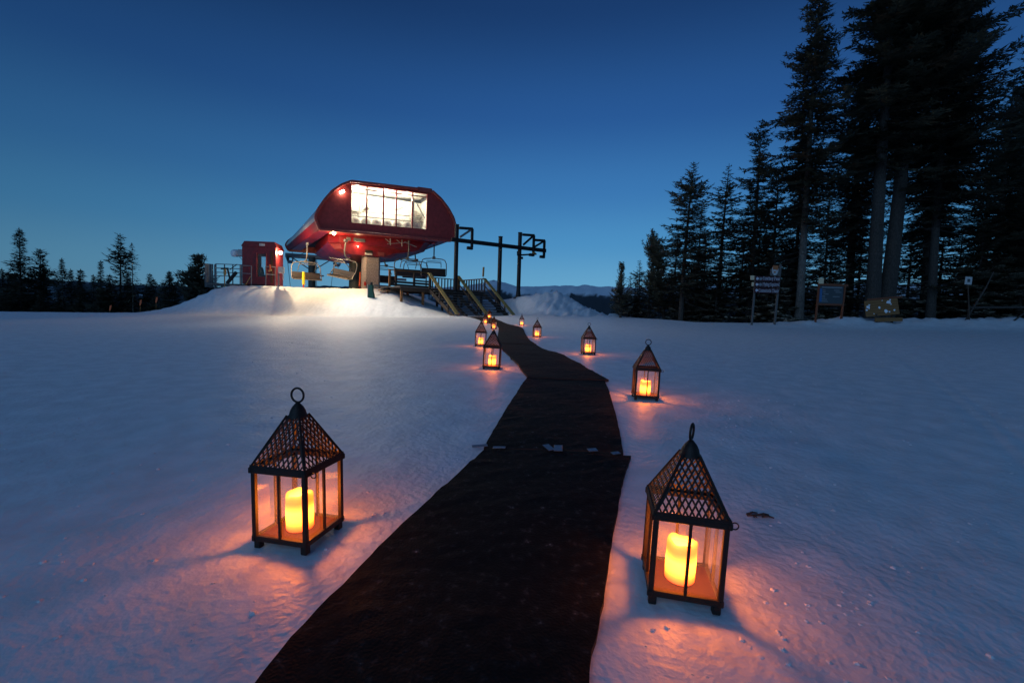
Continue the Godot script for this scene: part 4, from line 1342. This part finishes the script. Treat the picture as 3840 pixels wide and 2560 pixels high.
func build_signs() -> void:
	var g := ground(13.4, 25.6)
	var t := thing("trail_sign", "trail sign of three maroon boards with white lettering between two leaning posts", "sign", Vector3(12.93, g - 0.4, -24.6), -2.0)
	barred("sign_post", Vector3(-0.02, 0, 0), Vector3(0.05, 2.95, 0), 0.09, 0.09, M.grey_timber, t)
	barred("sign_post", Vector3(1.18, 0, 0), Vector3(1.32, 3.6, 0), 0.11, 0.09, M.grey_timber, t)
	var i := 0
	for q in [["Cowboy Pass", 2.80, true], ["Flying Squirrel", 2.49, true], ["Comstock Chair", 2.18, false]]:
		var board := boxed("sign_board", Vector3(0.64 - i * 0.01, q[1], 0.08), Vector3(1.30, 0.27, 0.05), M.sign_red, t)
		var arrow := MB.new()
		arrow.slab(PackedVector2Array([Vector2(-0.08, 0), Vector2(0.0, 0.10), Vector2(0.0, 0.05), Vector2(0.07, 0.05), Vector2(0.07, -0.05), Vector2(0.0, -0.05), Vector2(0.0, -0.10)]), 0.106, 0.114)
		var ao := part("arrow", arrow, M.letter, board)
		ao.position = Vector3(0.09, q[1], 0)
		if q[2]:
			var dot := MB.new()
			dot.lathe([Vector2(0.0, 0.0), Vector2(0.08, 0.0), Vector2(0.08, 0.008), Vector2(0.0, 0.008)], 18)
			var d := part("symbol", dot, M.board_text, board)
			d.position = Vector3(0.27, q[1], 0.104)
			d.rotation_degrees.x = 90
		lettering(q[0], 0.17, M.letter, board, Vector3(0.38 if q[2] else 0.2, q[1], 0.112), 0.88 if q[2] else 1.05)
		i += 1
	boxed("back_plate", Vector3(1.02, 3.16, 0.05), Vector3(0.5, 0.36, 0.03), M.grey_timber, t)
	var badge := MB.new()
	badge.slab(PackedVector2Array([Vector2(-0.17, 0.0), Vector2(-0.13, -0.15), Vector2(-0.05, -0.26), Vector2(0.05, -0.26), Vector2(0.13, -0.15), Vector2(0.17, 0.0), Vector2(0.15, 0.16), Vector2(-0.15, 0.16)]), 0.075, 0.105)
	var bo := part("badge", badge, M.white_paint, t)
	bo.position = Vector3(1.0, 3.26, 0)
	var top := MB.new()
	top.slab(PackedVector2Array([Vector2(-0.13, 0.05), Vector2(0.14, 0.02), Vector2(0.15, 0.26), Vector2(-0.13, 0.26)]), 0.076, 0.112)
	var to := part("badge_top", top, M.badge_orange, t)
	to.position = Vector3(1.0, 3.26, 0)
	boxed("badge_mark", Vector3(0.98, 3.17, 0.11), Vector3(0.1, 0.08, 0.012), M.badge_orange, t)
	boxed("reflector", Vector3(-0.17, 2.84, 0.09), Vector3(0.2, 0.23, 0.03), M.reflector, t)
	boxed("reflector", Vector3(-0.13, 2.50, 0.09), Vector3(0.11, 0.2, 0.03), M.reflector, t)
	# notice board
	g = ground(16.6, 24.4)
	var b := thing("notice_board", "brown framed notice board with a cream tile on its top left corner", "notice board", Vector3(16.02, g - 0.5, -24.1), -4.0)
	barred("frame_post", Vector3(-0.02, 0, 0), Vector3(0.06, 2.42, 0), 0.1, 0.08, M.brown_timber, b)
	barred("frame_post", Vector3(1.26, 0, 0), Vector3(1.36, 2.42, 0), 0.1, 0.08, M.brown_timber, b)
	barred("frame_rail", Vector3(-0.02, 2.40, 0.01), Vector3(1.50, 2.38, 0.01), 0.07, 0.12, M.brown_timber, b)
	barred("frame_rail", Vector3(0.04, 1.36, 0.01), Vector3(1.30, 1.36, 0.01), 0.07, 0.1, M.brown_timber, b)
	var face := boxed("board_face", Vector3(0.68, 1.86, 0.0), Vector3(1.22, 0.94, 0.04), M.board_face, b)
	boxed("heading", Vector3(0.70, 2.25, 0.024), Vector3(1.02, 0.055, 0.008), M.board_text, face)
	boxed("blue_strip", Vector3(0.16, 1.84, 0.024), Vector3(0.12, 0.7, 0.008), M.board_blue, face)
	for q in [[0.30, 2.10, 0.14], [0.30, 2.00, 0.14], [0.40, 1.90, 0.26], [0.29, 1.80, 0.15], [0.29, 1.72, 0.15], [0.34, 1.62, 0.24], [0.36, 1.52, 0.32], [0.92, 2.11, 0.28], [1.02, 2.01, 0.30], [0.92, 1.78, 0.34]]:
		boxed("printed_line", Vector3(q[0] + 0.02, q[1], 0.024), Vector3(q[2], 0.032, 0.006), M.board_text, face)
	boxed("corner_tile", Vector3(0.11, 2.58, 0.06), Vector3(0.25, 0.30, 0.03), M.reflector, b)
	# tipped wooden panel with snow stuck to it
	g = ground(19.0, 23.9)
	var w := thing("tipped_panel", "tilted panel of wooden planks spotted with snow below the twin trunks", "wooden panel", Vector3(18.3, g + 0.06, -23.6), -3.0)
	var tilt := Basis(Vector3(0, 0, 1), 0.12) * Basis(Vector3.RIGHT, -0.35)
	for k in 6:
		boxed("plank", tilt * Vector3(0.88 + 0.025 * k, 0.22 + k * 0.145, 0), Vector3(1.66, 0.135, 0.04), M.sign_wood, w, tilt)
	boxed("plank", tilt * Vector3(1.28, 1.09, -0.05), Vector3(1.75, 0.1, 0.05), M.brown_timber, w, tilt)
	boxed("support", Vector3(1.5, 0.35, -0.3), Vector3(0.1, 0.9, 0.1), M.timber, w)
	barred("prop", Vector3(0.6, -0.1, -0.1), Vector3(0.5, 0.3, -0.02), 0.07, 0.07, M.timber, w)
	boxed("base_board", Vector3(1.15, 0.04, -0.05), Vector3(1.35, 0.2, 0.08), M.sign_wood, w, Basis(Vector3(0, 0, 1), 0.05))
	rng.seed = 77
	for q in [[0.28, 0.62, 0.14], [0.16, 0.48, 0.07], [0.36, 0.74, 0.06], [0.82, 0.56, 0.08], [1.35, 0.80, 0.15], [1.42, 0.68, 0.07], [1.08, 0.34, 0.13], [1.24, 0.28, 0.07], [1.50, 0.36, 0.09], [1.46, 0.93, 0.05], [1.05, 0.92, 0.04], [0.45, 0.24, 0.04]]:
		part("snow_patch", blob(q[2] * 0.8, 0.03, rng), M.loose_snow, w).transform = Transform3D(tilt * Basis(Vector3.RIGHT, PI / 2), tilt * Vector3(q[0], q[1] + 0.03, 0.022))
	# small white notice on a leaning stake
	g = ground(23.9, 24.0)
	var s := thing("stake_sign", "small white notice with a dark mark on a thin leaning stake", "sign", Vector3(23.95, g - 0.3, -24.0), 0.0)
	barred("stake", Vector3(0.12, 0, 0), Vector3(-0.17, 2.35, 0), 0.05, 0.04, M.timber, s)
	boxed("notice", Vector3(-0.17, 2.36, 0.03), Vector3(0.36, 0.40, 0.02), M.white_paint, s, Basis(Vector3(0, 0, 1), -0.04))
	boxed("mark", Vector3(-0.17, 2.37, 0.045), Vector3(0.13, 0.16, 0.012), M.board_face, s)
	# rails of a log fence at the edge of the wood
	var f := thing("log_rail", "weathered log rail with slanting braces at the right edge of the wood", "fence", Vector3(24.0, g, -24.2), -4.0)
	tubed("rail", [Vector3(0.2, 0.68, 0), Vector3(5.5, 0.86, 0.1)], 0.055, M.bark, f, 8)
	tubed("brace", [Vector3(-0.15, -0.2, 0.1), Vector3(0.9, 1.75, 0.0)], 0.04, M.bark, f, 7)
	tubed("brace", [Vector3(0.9, 1.75, 0.0), Vector3(1.3, 2.6, -0.1)], [0.035, 0.02], M.bark, f, 7)
	tubed("brace", [Vector3(1.85, -0.2, 0.3), Vector3(2.9, 0.55, 0.1)], 0.04, M.bark, f, 7)
	tubed("post", [Vector3(0.12, -0.3, 0.05), Vector3(0.1, 0.8, 0.05)], 0.05, M.bark, f, 7)
	# dead twig lying on the snow by the nearest right lantern
	var tw := MB.new()
	var base := at_ground(1.19, 2.10)
	for q in [[-0.055, 0.0, 0.05, 0.006], [-0.03, 0.012, -0.02, 0.02], [0.0, -0.008, 0.055, -0.012], [-0.05, -0.014, 0.01, -0.03], [0.01, 0.01, 0.06, 0.022]]:
		tw.tube([Vector3(q[0], 0.004, q[1]), Vector3((q[0] + q[2]) * 0.5, 0.012, (q[1] + q[3]) * 0.5 + 0.004), Vector3(q[2], 0.005, q[3])], [0.0045, 0.005, 0.003], 5)
	single("fallen_twig", tw, M.bark, "dark broken twig lying on the snow right of the nearest lantern", "twig", base)
	# orange flags along the edge left of the mound
	var k := 0
	for q in [[-24.0, 30.6, 0.9, "orange flag nearest the mound's left crest"], [-25.4, 31.0, 0.75, "middle one of three orange flags before the left trees"], [-28.0, 31.6, 0.62, "lowest of three orange flags before the left trees"]]:
		var fl := thing("boundary_flag", q[3], "flag", at_ground(q[0], q[1], 0.1), 10.0, "orange boundary flags on the left slope")
		tubed("stick", [Vector3(0, 0, 0), Vector3(0.03, q[2] + 0.5, 0)], 0.018, M.bamboo, fl, 5)
		fl.scale = Vector3(0.45, 0.75, 0.45)
		var cl := MB.new()
		cl.slab(PackedVector2Array([Vector2(0.0, q[2] + 0.45), Vector2(0.24, q[2] + 0.52), Vector2(0.2, q[2] + 0.25), Vector2(0.08, q[2] + 0.02), Vector2(-0.08, q[2] + 0.0)]), -0.01, 0.01)
		part("cloth", cl, M.orange, fl)
		k += 1

# an irregular flattened lump
func blob(r: float, high: float, g: RandomNumberGenerator) -> MB:
	var s := MB.new()
	var seg := 9
	var rim := []
	var mid := []
	for k in seg:
		var a := TAU * k / seg
		var rr := r * g.randf_range(0.55, 1.15)
		rim.append(Vector3(rr * cos(a), 0, rr * sin(a)))
		mid.append(Vector3(rr * 0.6 * cos(a), high, rr * 0.6 * sin(a)))
	for k in seg:
		var m := (k + 1) % seg
		s.quad(rim[k], rim[m], mid[m], mid[k], Vector3(cos(TAU * k / seg), 1, sin(TAU * k / seg)))
		s.flat(mid[k], mid[m], Vector3(0, high * 1.1, 0), Vector3.UP)
	return s

# ------------------------------------------------------------------ trees
class Leaves:
	var v := PackedVector3Array()
	var n := PackedVector3Array()
	var c := PackedColorArray()
	func leaf(p: Vector3, dir: Vector3, side: Vector3, long: float, wide: float, nn: Vector3, col: Color) -> void:
		v.append(p - side * wide); v.append(p + dir * long); v.append(p + side * wide)
		n.append(nn); n.append(nn); n.append(nn)
		c.append(col); c.append(col); c.append(col)
	func mesh() -> ArrayMesh:
		var a := []
		a.resize(Mesh.ARRAY_MAX)
		a[Mesh.ARRAY_VERTEX] = v
		a[Mesh.ARRAY_NORMAL] = n
		a[Mesh.ARRAY_COLOR] = c
		var m := ArrayMesh.new()
		m.add_surface_from_arrays(Mesh.PRIMITIVE_TRIANGLES, a)
		return m

# q: high, reach (widest branch), bare (share of the trunk below the crown), count, rise_top, rise_low (how branches point, radians), curl (tips turn up), size (of a needle spray), girth, snow, seed, dead, taper
func make_tree(q: Dictionary) -> Array:
	var g := RandomNumberGenerator.new()
	g.seed = q.seed
	var high: float = q.high
	var trunk := MB.new()
	var pts := []
	var rad := []
	var lean: float = q.get("lean", 0.0)
	var wob := Vector2(g.randf_range(-1, 1), g.randf_range(-1, 1)) * 0.012 * high
	var stem := func(t: float) -> Vector3:
		return Vector3(lean * t + wob.x * sin(t * 3.0), t * high, wob.y * sin(t * 2.3))
	for i in 13:
		var t := i / 12.0
		pts.append(stem.call(t) - Vector3(0, 0.6 if i == 0 else 0.0, 0))
		rad.append(q.girth * (pow(1.0 - t, 0.85) * 0.96 + 0.02) * (1.18 if i == 0 else 1.0))
	trunk.tube(pts, rad, 10)
	var L := Leaves.new()
	var W := MB.new()
	var S := Leaves.new()
	var full: float = q.size
	var count: int = q.count
	for i in count + int(q.get("dead", 0)):
		var dead := i >= count
		var f := (i + g.randf()) / count
		var t: float
		if dead:
			t = lerpf(0.08, q.bare + 0.15, g.randf())
		else:
			t = q.bare + (0.985 - q.bare) * pow(f, q.get("spread", 0.85))
		var k: float = clampf((t - q.bare) / (1.0 - q.bare), 0, 1)
		# outline of the crown: fullest low down, tapering to the tip, with uneven tiers
		var out: float = pow(1.0 - k, q.get("taper", 0.8)) * (0.55 + 0.45 * smoothstep(0.0, 0.22, k)) + 0.03
		var long: float = q.reach * out * g.randf_range(0.55, 1.12) * (0.85 + 0.25 * sin(t * high * 2.1 + q.seed))
		if dead: long = q.reach * g.randf_range(0.25, 0.6)
		if g.randf() < q.get("gap", 0.0) and not dead: continue
		var az := i * 2.39996 + g.randf_range(-0.5, 0.5)
		var e: float = lerpf(q.rise_low, q.rise_top, k) + g.randf_range(-0.14, 0.14)
		if dead: e = g.randf_range(-0.5, 0.1)
		var flat := Vector3(cos(az), 0, sin(az))
		var across := Vector3(-sin(az), 0, cos(az))
		var p: Vector3 = stem.call(t)
		var segs := 6
		var line := [p]
		var dirs := []
		for s in segs:
			var u := (s + 0.5) / segs
			var ee: float = e + q.curl * u * u - 0.10 * sin(u * PI)
			var dr := (flat * cos(ee) + Vector3.UP * sin(ee)).normalized()
			dirs.append(dr)
			p += dr * long / segs
			line.append(p)
		# the limb
		var thick: float = clampf(0.012 + 0.012 * long, 0.012, 0.06) * (0.7 if dead else 1.0)
		if full < 0.24 or long > 1.2:
			W.tube([line[0], line[2], line[4], line[6]], [thick, thick * 0.75, thick * 0.5, thick * 0.15], 3, false)
		if dead:
			for s in [2, 3, 4, 5]:
				var side := across * (1.0 if g.randf() < 0.5 else -1.0)
				W.tube([line[s], line[s] + (side + dirs[s] * 0.6).normalized() * long * 0.22 + Vector3(0, -0.08, 0)], [thick * 0.5, thick * 0.1], 3, false)
			continue
		var tint := g.randf_range(0.65, 1.35)
		var col := Color(0.078, 0.082, 0.060) * tint
		if g.randf() < 0.06: col = Color(0.11, 0.075, 0.045)
		col.a = 1.0
		var size: float = full * clampf(0.30 + long * 0.75, 0.30, 1.0)
		var gap := size * 0.85
		var twigs := maxi(2, int(long * 0.92 / gap))
		for w in twigs:
			var u := 0.10 + 0.90 * (w + g.randf() * 0.6) / twigs
			if u > 1.0: u = 1.0
			var si := mini(int(u * segs), segs - 1)
			var base: Vector3 = line[si].lerp(line[si + 1], u * segs - si)
			var dr: Vector3 = dirs[si]
			for sgn: float in [-1.0, 1.0]:
				var tl: float = clampf(long * 0.36 * (1.10 - u * 0.7), size * 1.1, size * 3.8) * g.randf_range(0.6, 1.1)
				var td := (across * sgn * g.randf_range(0.65, 1.0) + dr * g.randf_range(0.5, 0.9) + Vector3(0, g.randf_range(-0.30, 0.16), 0)).normalized()
				var leaves := maxi(2, int(tl / (size * 0.42)))
				var up := td.cross(dr).normalized()
				if up.y < 0: up = -up
				for m in leaves:
					var lp := base + td * tl * (m + 0.2) / leaves
					var sg := 1.0 if m % 2 == 0 else -1.0
					var ld := (td * 0.9 + td.cross(up) * sg * g.randf_range(0.25, 0.75) + up * g.randf_range(-0.25, 0.35)).normalized()
					var ls := ld.cross(up).normalized()
					var nn := (up + Vector3(g.randf_range(-0.3, 0.3), 0.2, g.randf_range(-0.3, 0.3))).normalized()
					L.leaf(lp, ld, ls, size * g.randf_range(1.0, 1.75), size * g.randf_range(0.22, 0.40), nn, col)
				if q.snow > 0.0 and t < q.get("snow_to", 0.45) and g.randf() < q.snow * (0.35 + 0.65 * u):
					for m in 3:
						var sp := base + td * tl * g.randf_range(0.15, 0.95) + up * 0.035
						var sd := Vector3(g.randf_range(-1, 1), 0, g.randf_range(-1, 1)).normalized()
						S.leaf(sp - sd * 0.08, (sd + up * 0.15 - Vector3(0, 0.12, 0)).normalized(), sd.cross(up).normalized(), g.randf_range(0.14, 0.30), g.randf_range(0.05, 0.11), up, Color(0.72, 0.75, 0.78))
	# a leading shoot
	for m in 10:
		var a := m * 2.4
		L.leaf(stem.call(0.97) + Vector3(0, 0.03 * high * m / 10.0, 0), (Vector3(cos(a) * 0.5, 0.9, sin(a) * 0.5)).normalized(), Vector3(-sin(a), 0, cos(a)), full * 0.5, full * 0.1, Vector3(cos(a), 0.3, sin(a)).normalized(), Color(0.078, 0.082, 0.060))
	return [trunk.mesh(), L.mesh(), W.mesh() if W.v.size() else null, S.mesh() if S.v.size() else null]

func plant(meshes: Array, called: String, label: String, at: Vector3, turn: float, scale_by := 1.0, group := "", pale := false) -> void:
	var t := thing(called, label, "tree", at, turn, group)
	t.scale = Vector3.ONE * scale_by
	part("trunk", meshes[0], M.pale_bark if pale else M.bark, t)
	part("crown", meshes[1], M.needles, t)
	if meshes[2]: part("branches", meshes[2], M.bark, t, "stuff")
	if meshes[3]: part("branch_snow", meshes[3], M.needles, t, "stuff")

func build_trees() -> void:
	var right := "firs of the wood on the right"
	# [x, d, high, reach, bare, count, rise_top, rise_low, curl, girth, snow, dead, taper, lean, label, pale, kind]
	var list := [
		[7.33, 31.0, 3.9, 1.25, 0.08, 60, 1.1, 0.35, 0.5, 0.10, 0.1, 0, 0.55, -0.1, "small bushy pine standing alone beside the snow pile", false, "small_pine"],
		[10.15, 34.0, 6.8, 1.55, 0.10, 64, 0.35, -0.45, 1.7, 0.12, 0.1, 0, 0.75, 0.1, "slim fir with upswept hooked branches right of the small pine", false, "fir_tree"],
		[11.3, 33.2, 7.9, 2.6, 0.12, 100, 0.9, 0.15, 0.6, 0.16, 0.2, 0, 0.6, -1.5, "leaning pine with brushy branches before the tall left fir", false, "pine_tree"],
		[10.86, 29.5, 10.7, 2.0, 0.22, 130, 0.35, -0.30, 0.45, 0.17, 0.15, 10, 0.62, 0.35, "pointed fir at the left end of the wood with a clear brown trunk", false, "fir_tree"],
		[13.2, 32.0, 7.6, 1.7, 0.10, 90, 0.3, -0.25, 0.4, 0.13, 0.3, 0, 0.7, 0.0, "bushy fir low between the pointed fir and its taller neighbour", false, "fir_tree"],
		[15.34, 34.0, 13.1, 2.2, 0.14, 120, 0.3, -0.3, 0.4, 0.2, 0.15, 8, 0.7, 0.2, "dark fir half hidden behind its taller neighbour left of the great trunk", false, "fir_tree"],
		[15.75, 30.6, 13.8, 2.3, 0.16, 150, 0.32, -0.32, 0.45, 0.2, 0.25, 10, 0.66, 0.1, "tall shaggy fir directly behind the trail sign", false, "fir_tree"],
		[17.28, 27.5, 20.6, 2.5, 0.30, 215, 0.30, -0.38, 0.45, 0.25, 0.12, 46, 0.75, 0.0, "tall slender fir with a pale trunk between trail sign and notice board", true, "fir_tree"],
		[21.27, 27.0, 25.5, 3.2, 0.36, 250, 0.25, -0.35, 0.4, 0.42, 0.0, 24, 0.62, 0.1, "huge fir, left trunk of the thick pair above the tipped panel", false, "fir_tree"],
		[22.75, 27.9, 26.8, 3.4, 0.36, 250, 0.25, -0.35, 0.4, 0.46, 0.0, 24, 0.62, 0.2, "huge fir, right trunk of the thick pair above the tipped panel", false, "fir_tree"],
		[25.2, 27.5, 24.8, 4.1, 0.26, 270, 0.25, -0.3, 0.45, 0.25, 0.15, 30, 0.6, 0.0, "broad dark fir whose branches reach farthest right against the sky", false, "fir_tree"],
		[27.0, 30.0, 26.5, 3.8, 0.22, 230, 0.25, -0.3, 0.4, 0.25, 0.15, 16, 0.62, 0.0, "dark fir just behind the broad right fir", false, "fir_tree"],
		[31.5, 30.0, 16.5, 2.8, 0.06, 170, 0.25, -0.25, 0.4, 0.25, 0.35, 0, 0.7, 0.0, "snowy fir standing behind the white stake notice", false, "fir_tree"],
		[15.9, 28.0, 5.0, 1.5, 0.03, 85, 0.3, -0.25, 0.3, 0.09, 0.9, 0, 0.75, 0.0, "young snow-flecked fir under the trail sign", false, "young_fir"],
		[20.3, 30.0, 9.0, 2.2, 0.04, 115, 0.3, -0.25, 0.35, 0.13, 0.8, 0, 0.75, 0.0, "snow-dusted young fir in the gap left of the thick pair", false, "young_fir"],
		[27.6, 27.2, 6.6, 2.3, 0.03, 110, 0.3, -0.2, 0.3, 0.12, 1.0, 0, 0.7, 0.0, "snow-laden young fir left of the log rail", false, "young_fir"],
		[29.6, 26.8, 7.6, 2.6, 0.03, 120, 0.3, -0.2, 0.3, 0.13, 1.0, 0, 0.7, 0.0, "snow-laden young fir above the log rail at the edge of view", false, "young_fir"],
		[13.4, 30.2, 4.6, 1.5, 0.03, 80, 0.3, -0.25, 0.3, 0.09, 0.8, 0, 0.75, 0.0, "short snow-flecked fir left of the trail sign", false, "young_fir"],
	]
	var made := []
	var i := 0
	for q in list:
		var m := make_tree({"high": q[2], "reach": q[3] * (1.05 if i < 3 else (1.5 if q[2] < 14.5 else (1.35 if q[2] < 22.0 else 1.15))), "bare": q[4], "count": int(q[5] * 1.35), "rise_top": q[6], "rise_low": q[7], "curl": q[8], "size": 0.19 if q[2] > 12.0 else 0.15, "girth": q[9], "snow": q[10], "seed": 100 + i, "dead": q[11], "taper": q[12], "lean": q[13], "spread": 0.9, "gap": 0.05 if q[2] < 22.0 else 0.22, "snow_to": 0.5 if q[2] < 12.0 else 0.32})
		made.append(m)
		plant(m, q[16], q[14], at_ground(q[0], q[1], 0.2), 0.0, 1.0, right, q[15])
		i += 1
	# the wood goes on behind and beside them
	var more := [[28.0, 38.0, 8, 0.95, 40], [39.0, 36.0, 10, 0.85, 90], [22.6, 37.0, 7, 0.85, 200], [15.6, 39.0, 6, 0.9, 70], [19.3, 34.0, 6, 0.95, 150], [24.6, 33.5, 7, 0.85, 250], [33.5, 29.0, 6, 1.0, 310], [36.0, 33.0, 11, 0.8, 20], [10.6, 38.5, 5, 0.6, 120], [13.0, 37.0, 5, 0.75, 10], [18.0, 31.5, 13, 1.2, 60], [23.4, 31.0, 14, 0.9, 80], [25.8, 30.0, 13, 1.4, 190], [8.9, 35.0, 17, 0.9, 30], [11.9, 31.0, 17, 0.8, 140], [21.8, 41.0, 6, 1.0, 260], [30.5, 34.0, 7, 0.9, 170], [26.8, 32.5, 5, 0.62, 15], [29.8, 32.0, 4, 1.15, 95], [33.2, 32.5, 12, 0.85, 210], [24.4, 35.5, 4, 1.2, 55], [20.9, 35.0, 17, 1.9, 300], [28.6, 29.5, 17, 1.5, 25], [31.4, 28.2, 17, 1.6, 75], [17.2, 34.5, 4, 1.15, 130], [13.9, 34.5, 17, 1.5, 180], [9.6, 36.0, 17, 1.1, 220]]
	var names := ["tree behind the broad right fir, filling the wood", "tall fir at the outer right edge of the wood", "fir behind the left trunk of the thick pair", "fir far back left of the great pale trunk", "fir in the gap right of the pale slender trunk", "fir behind the right trunk of the thick pair", "dark fir cut by the right edge of the view", "fir deep in the wood at its right end", "fir low behind the leaning pine", "fir deep behind the pointed left fir", "young snowy fir behind the notice board", "young snowy fir between the thick pair and the stake", "small snowy fir behind the stake notice", "little fir behind the small lone pine", "little fir at the foot of the pointed left fir", "fir far back between the thick pair", "fir behind the snowy young firs on the right", "medium fir closing the gap left of the stake notice", "bushy fir behind the stake notice", "broad fir behind the log rail", "bushy fir far behind the thick pair", "low snowy fir far behind the thick pair", "low snowy fir between the stake notice and the log rail", "low snowy fir behind the log rail", "bushy fir behind the notice board", "low snowy fir deep behind the trail sign", "low fir right of the hooked slim fir"]
	for k in more.size():
		var q: Array = more[k]
		plant(made[q[2]], "fir_tree", names[k], at_ground(q[0], q[1], 0.3), q[4], q[3], right)
	# trees below the left edge of the field
	var left := "trees beyond the left edge of the snow"
	var far := [
		[-47.6, 44.0, 11.4, 1.95, 0.02, 150, 0.45, -0.25, 0.3, 0.16, 0.80, "tallest dense fir of the left group, near the picture's edge", "fir_tree"],
		[-47.6, 46.0, 10.2, 1.9, 0.10, 120, 0.4, -0.1, 0.4, 0.15, 0.60, "round-topped fir right beside the tallest left fir", "fir_tree"],
		[-43.5, 44.0, 8.6, 1.55, 0.12, 110, 0.45, -0.3, 0.3, 0.12, 0.85, "slim pointed fir with a bare pale stem in the left group", "fir_tree"],
		[-40.6, 45.0, 8.8, 1.5, 0.02, 120, 0.45, -0.3, 0.3, 0.12, 0.90, "narrow fir left of the ragged tall tree", "fir_tree"],
		[-37.9, 44.0, 11.0, 1.6, 0.05, 92, 0.45, -0.25, 0.3, 0.15, 0.42, "ragged tall tree with a flat bushy top, one side bare", "fir_tree"],
		[-35.9, 43.0, 9.7, 1.1, 0.25, 55, 0.3, -0.3, 0.3, 0.09, 0.75, "thin sparse fir with a bare stem beside the ragged tree", "fir_tree"],
		[-35.5, 44.5, 7.4, 1.6, 0.04, 100, 0.45, -0.2, 0.3, 0.12, 0.75, "bushy fir right of the thin sparse one", "fir_tree"],
		[-30.2, 40.0, 6.0, 1.5, 0.03, 100, 0.5, -0.1, 0.35, 0.12, 0.70, "short pine with an orange flag before it", "pine_tree"],
		[-26.3, 38.0, 6.4, 1.75, 0.03, 100, 0.7, 0.0, 0.5, 0.14, 0.42, "dark round-headed pine nearest the mound's left slope", "pine_tree"],
	]
	var pack := []
	i = 0
	for q in far:
		var m := make_tree({"high": q[2], "reach": q[3] * 1.35, "bare": q[4], "count": int(q[5] * 2.1), "rise_top": q[6], "rise_low": q[7], "curl": q[8], "size": 0.30, "girth": q[9], "snow": 0.0, "seed": 300 + i, "dead": 4, "taper": q[10], "spread": 0.9, "gap": 0.06})
		pack.append(m)
		plant(m, q[12], q[11], at_ground(q[0], q[1], 0.2), 0.0, 1.0, left, i == 2 or i == 5)
		i += 1
	var infill := [[-51.5, 50.0, 2, 1.05], [-46.6, 48.0, 3, 0.9], [-47.3, 50.0, 6, 1.15], [-42.4, 46.0, 3, 0.78], [-36.4, 46.0, 6, 0.88], [-29.8, 42.5, 7, 0.82], [-44.2, 50.0, 6, 1.1], [-55.0, 50.0, 8, 1.2], [-50.5, 47.0, 6, 0.95], [-45.4, 45.5, 6, 0.72], [-41.6, 44.0, 7, 0.85], [-39.2, 46.5, 6, 0.9], [-33.8, 43.0, 7, 0.72], [-28.4, 40.5, 8, 0.6], [-24.9, 36.5, 8, 0.42], [-38.8, 43.0, 8, 0.72], [-43.0, 48.5, 0, 0.62], [-49.5, 44.5, 8, 0.75], [-52.8, 47.0, 3, 0.85], [-45.2, 47.5, 2, 0.82], [-40.2, 47.5, 0, 0.66], [-38.6, 48.0, 3, 0.75], [-34.6, 46.5, 2, 0.72], [-32.0, 42.0, 7, 0.8], [-44.6, 43.0, 6, 0.62], [-53.6, 45.5, 8, 1.05]]
	var infill_names := ["fir behind the round-topped one in the left group", "low fir right of the slim pointed one", "fir standing deeper between the slim fir and the narrow one", "short narrow fir left of the narrow pointed fir", "small fir right of the bushy one", "small pine between two orange flags", "broad fir deep behind the narrow pointed fir", "bushy pine at the far left edge", "bushy fir under the tallest left fir's right side", "low bushy fir at the foot of the slim pointed fir", "low pine at the foot of the narrow fir", "bushy fir behind the ragged tall tree", "small pine left of the short flagged pine", "low dark pine at the mound's left foot", "smallest pine, hugging the mound's left slope", "low pine under the ragged tall tree", "short fir deep in the middle of the left group", "low pine under the tallest left fir", "narrow fir at the far left behind the tallest one", "slim fir behind the slim pointed one", "short dense fir behind the narrow pointed fir", "narrow fir far behind the ragged tall tree", "slim fir behind the bushy fir right of the sparse one", "small pine below the first orange flag", "low bushy fir before the slim pointed fir", "broad pine at the left edge before the bushy one"]
	for k in infill.size():
		var q: Array = infill[k]
		plant(pack[q[2]], "fir_tree", infill_names[k], at_ground(q[0], q[1], 0.3), k * 67.0, q[3] * (1.15 if q[0] < -32.0 else 1.0), left)

# ------------------------------------------------------------------ the scene
func _ready() -> void:
	var cam := Camera3D.new()
	cam.name = "camera"
	add_child(cam)
	cam.position = Vector3(0, 1.0, 0)
	cam.rotation_degrees = Vector3(-3.2, 0, 1.8)
	cam.fov = 73.76
	cam.near = 0.05
	cam.far = 8000.0
	cam.current = true
	var env := Environment.new()
	env.background_mode = Environment.BG_SKY
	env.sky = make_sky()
	env.background_energy_multiplier = 1.0
	env.tonemap_mode = Environment.TONE_MAPPER_LINEAR
	env.tonemap_exposure = 1.0
	env.sdfgi_enabled = true
	env.ssao_enabled = true
	env.ssil_enabled = true
	var we := WorldEnvironment.new()
	we.name = "world_environment"
	we.environment = env
	add_child(we)
	# the last of the daylight: no sun disc, only broad low light from the sky behind the viewer
	var sun := DirectionalLight3D.new()
	sun.name = "twilight"
	sun.light_color = lin(0.28, 0.56, 1.0)
	sun.light_energy = 0.19
	sun.light_angular_distance = 50.0
	sun.shadow_enabled = true
	sun.sky_mode = DirectionalLight3D.SKY_MODE_LIGHT_ONLY
	add_child(sun)
	sun.rotation_degrees = Vector3(-27, -28, 0)

	bumps.seed = 12
	bumps.frequency = 1.0
	bumps.fractal_octaves = 3
	lumps.seed = 31
	lumps.frequency = 0.55
	lumps.fractal_octaves = 3
	make_materials()
	build_hills()
	build_ground()
	build_crumbs()
	build_path()
	build_station()
	build_stairs()
	build_portal()
	build_tower()
	build_cabin()
	build_chairs()
	build_signs()
	build_trees()
	build_lanterns()
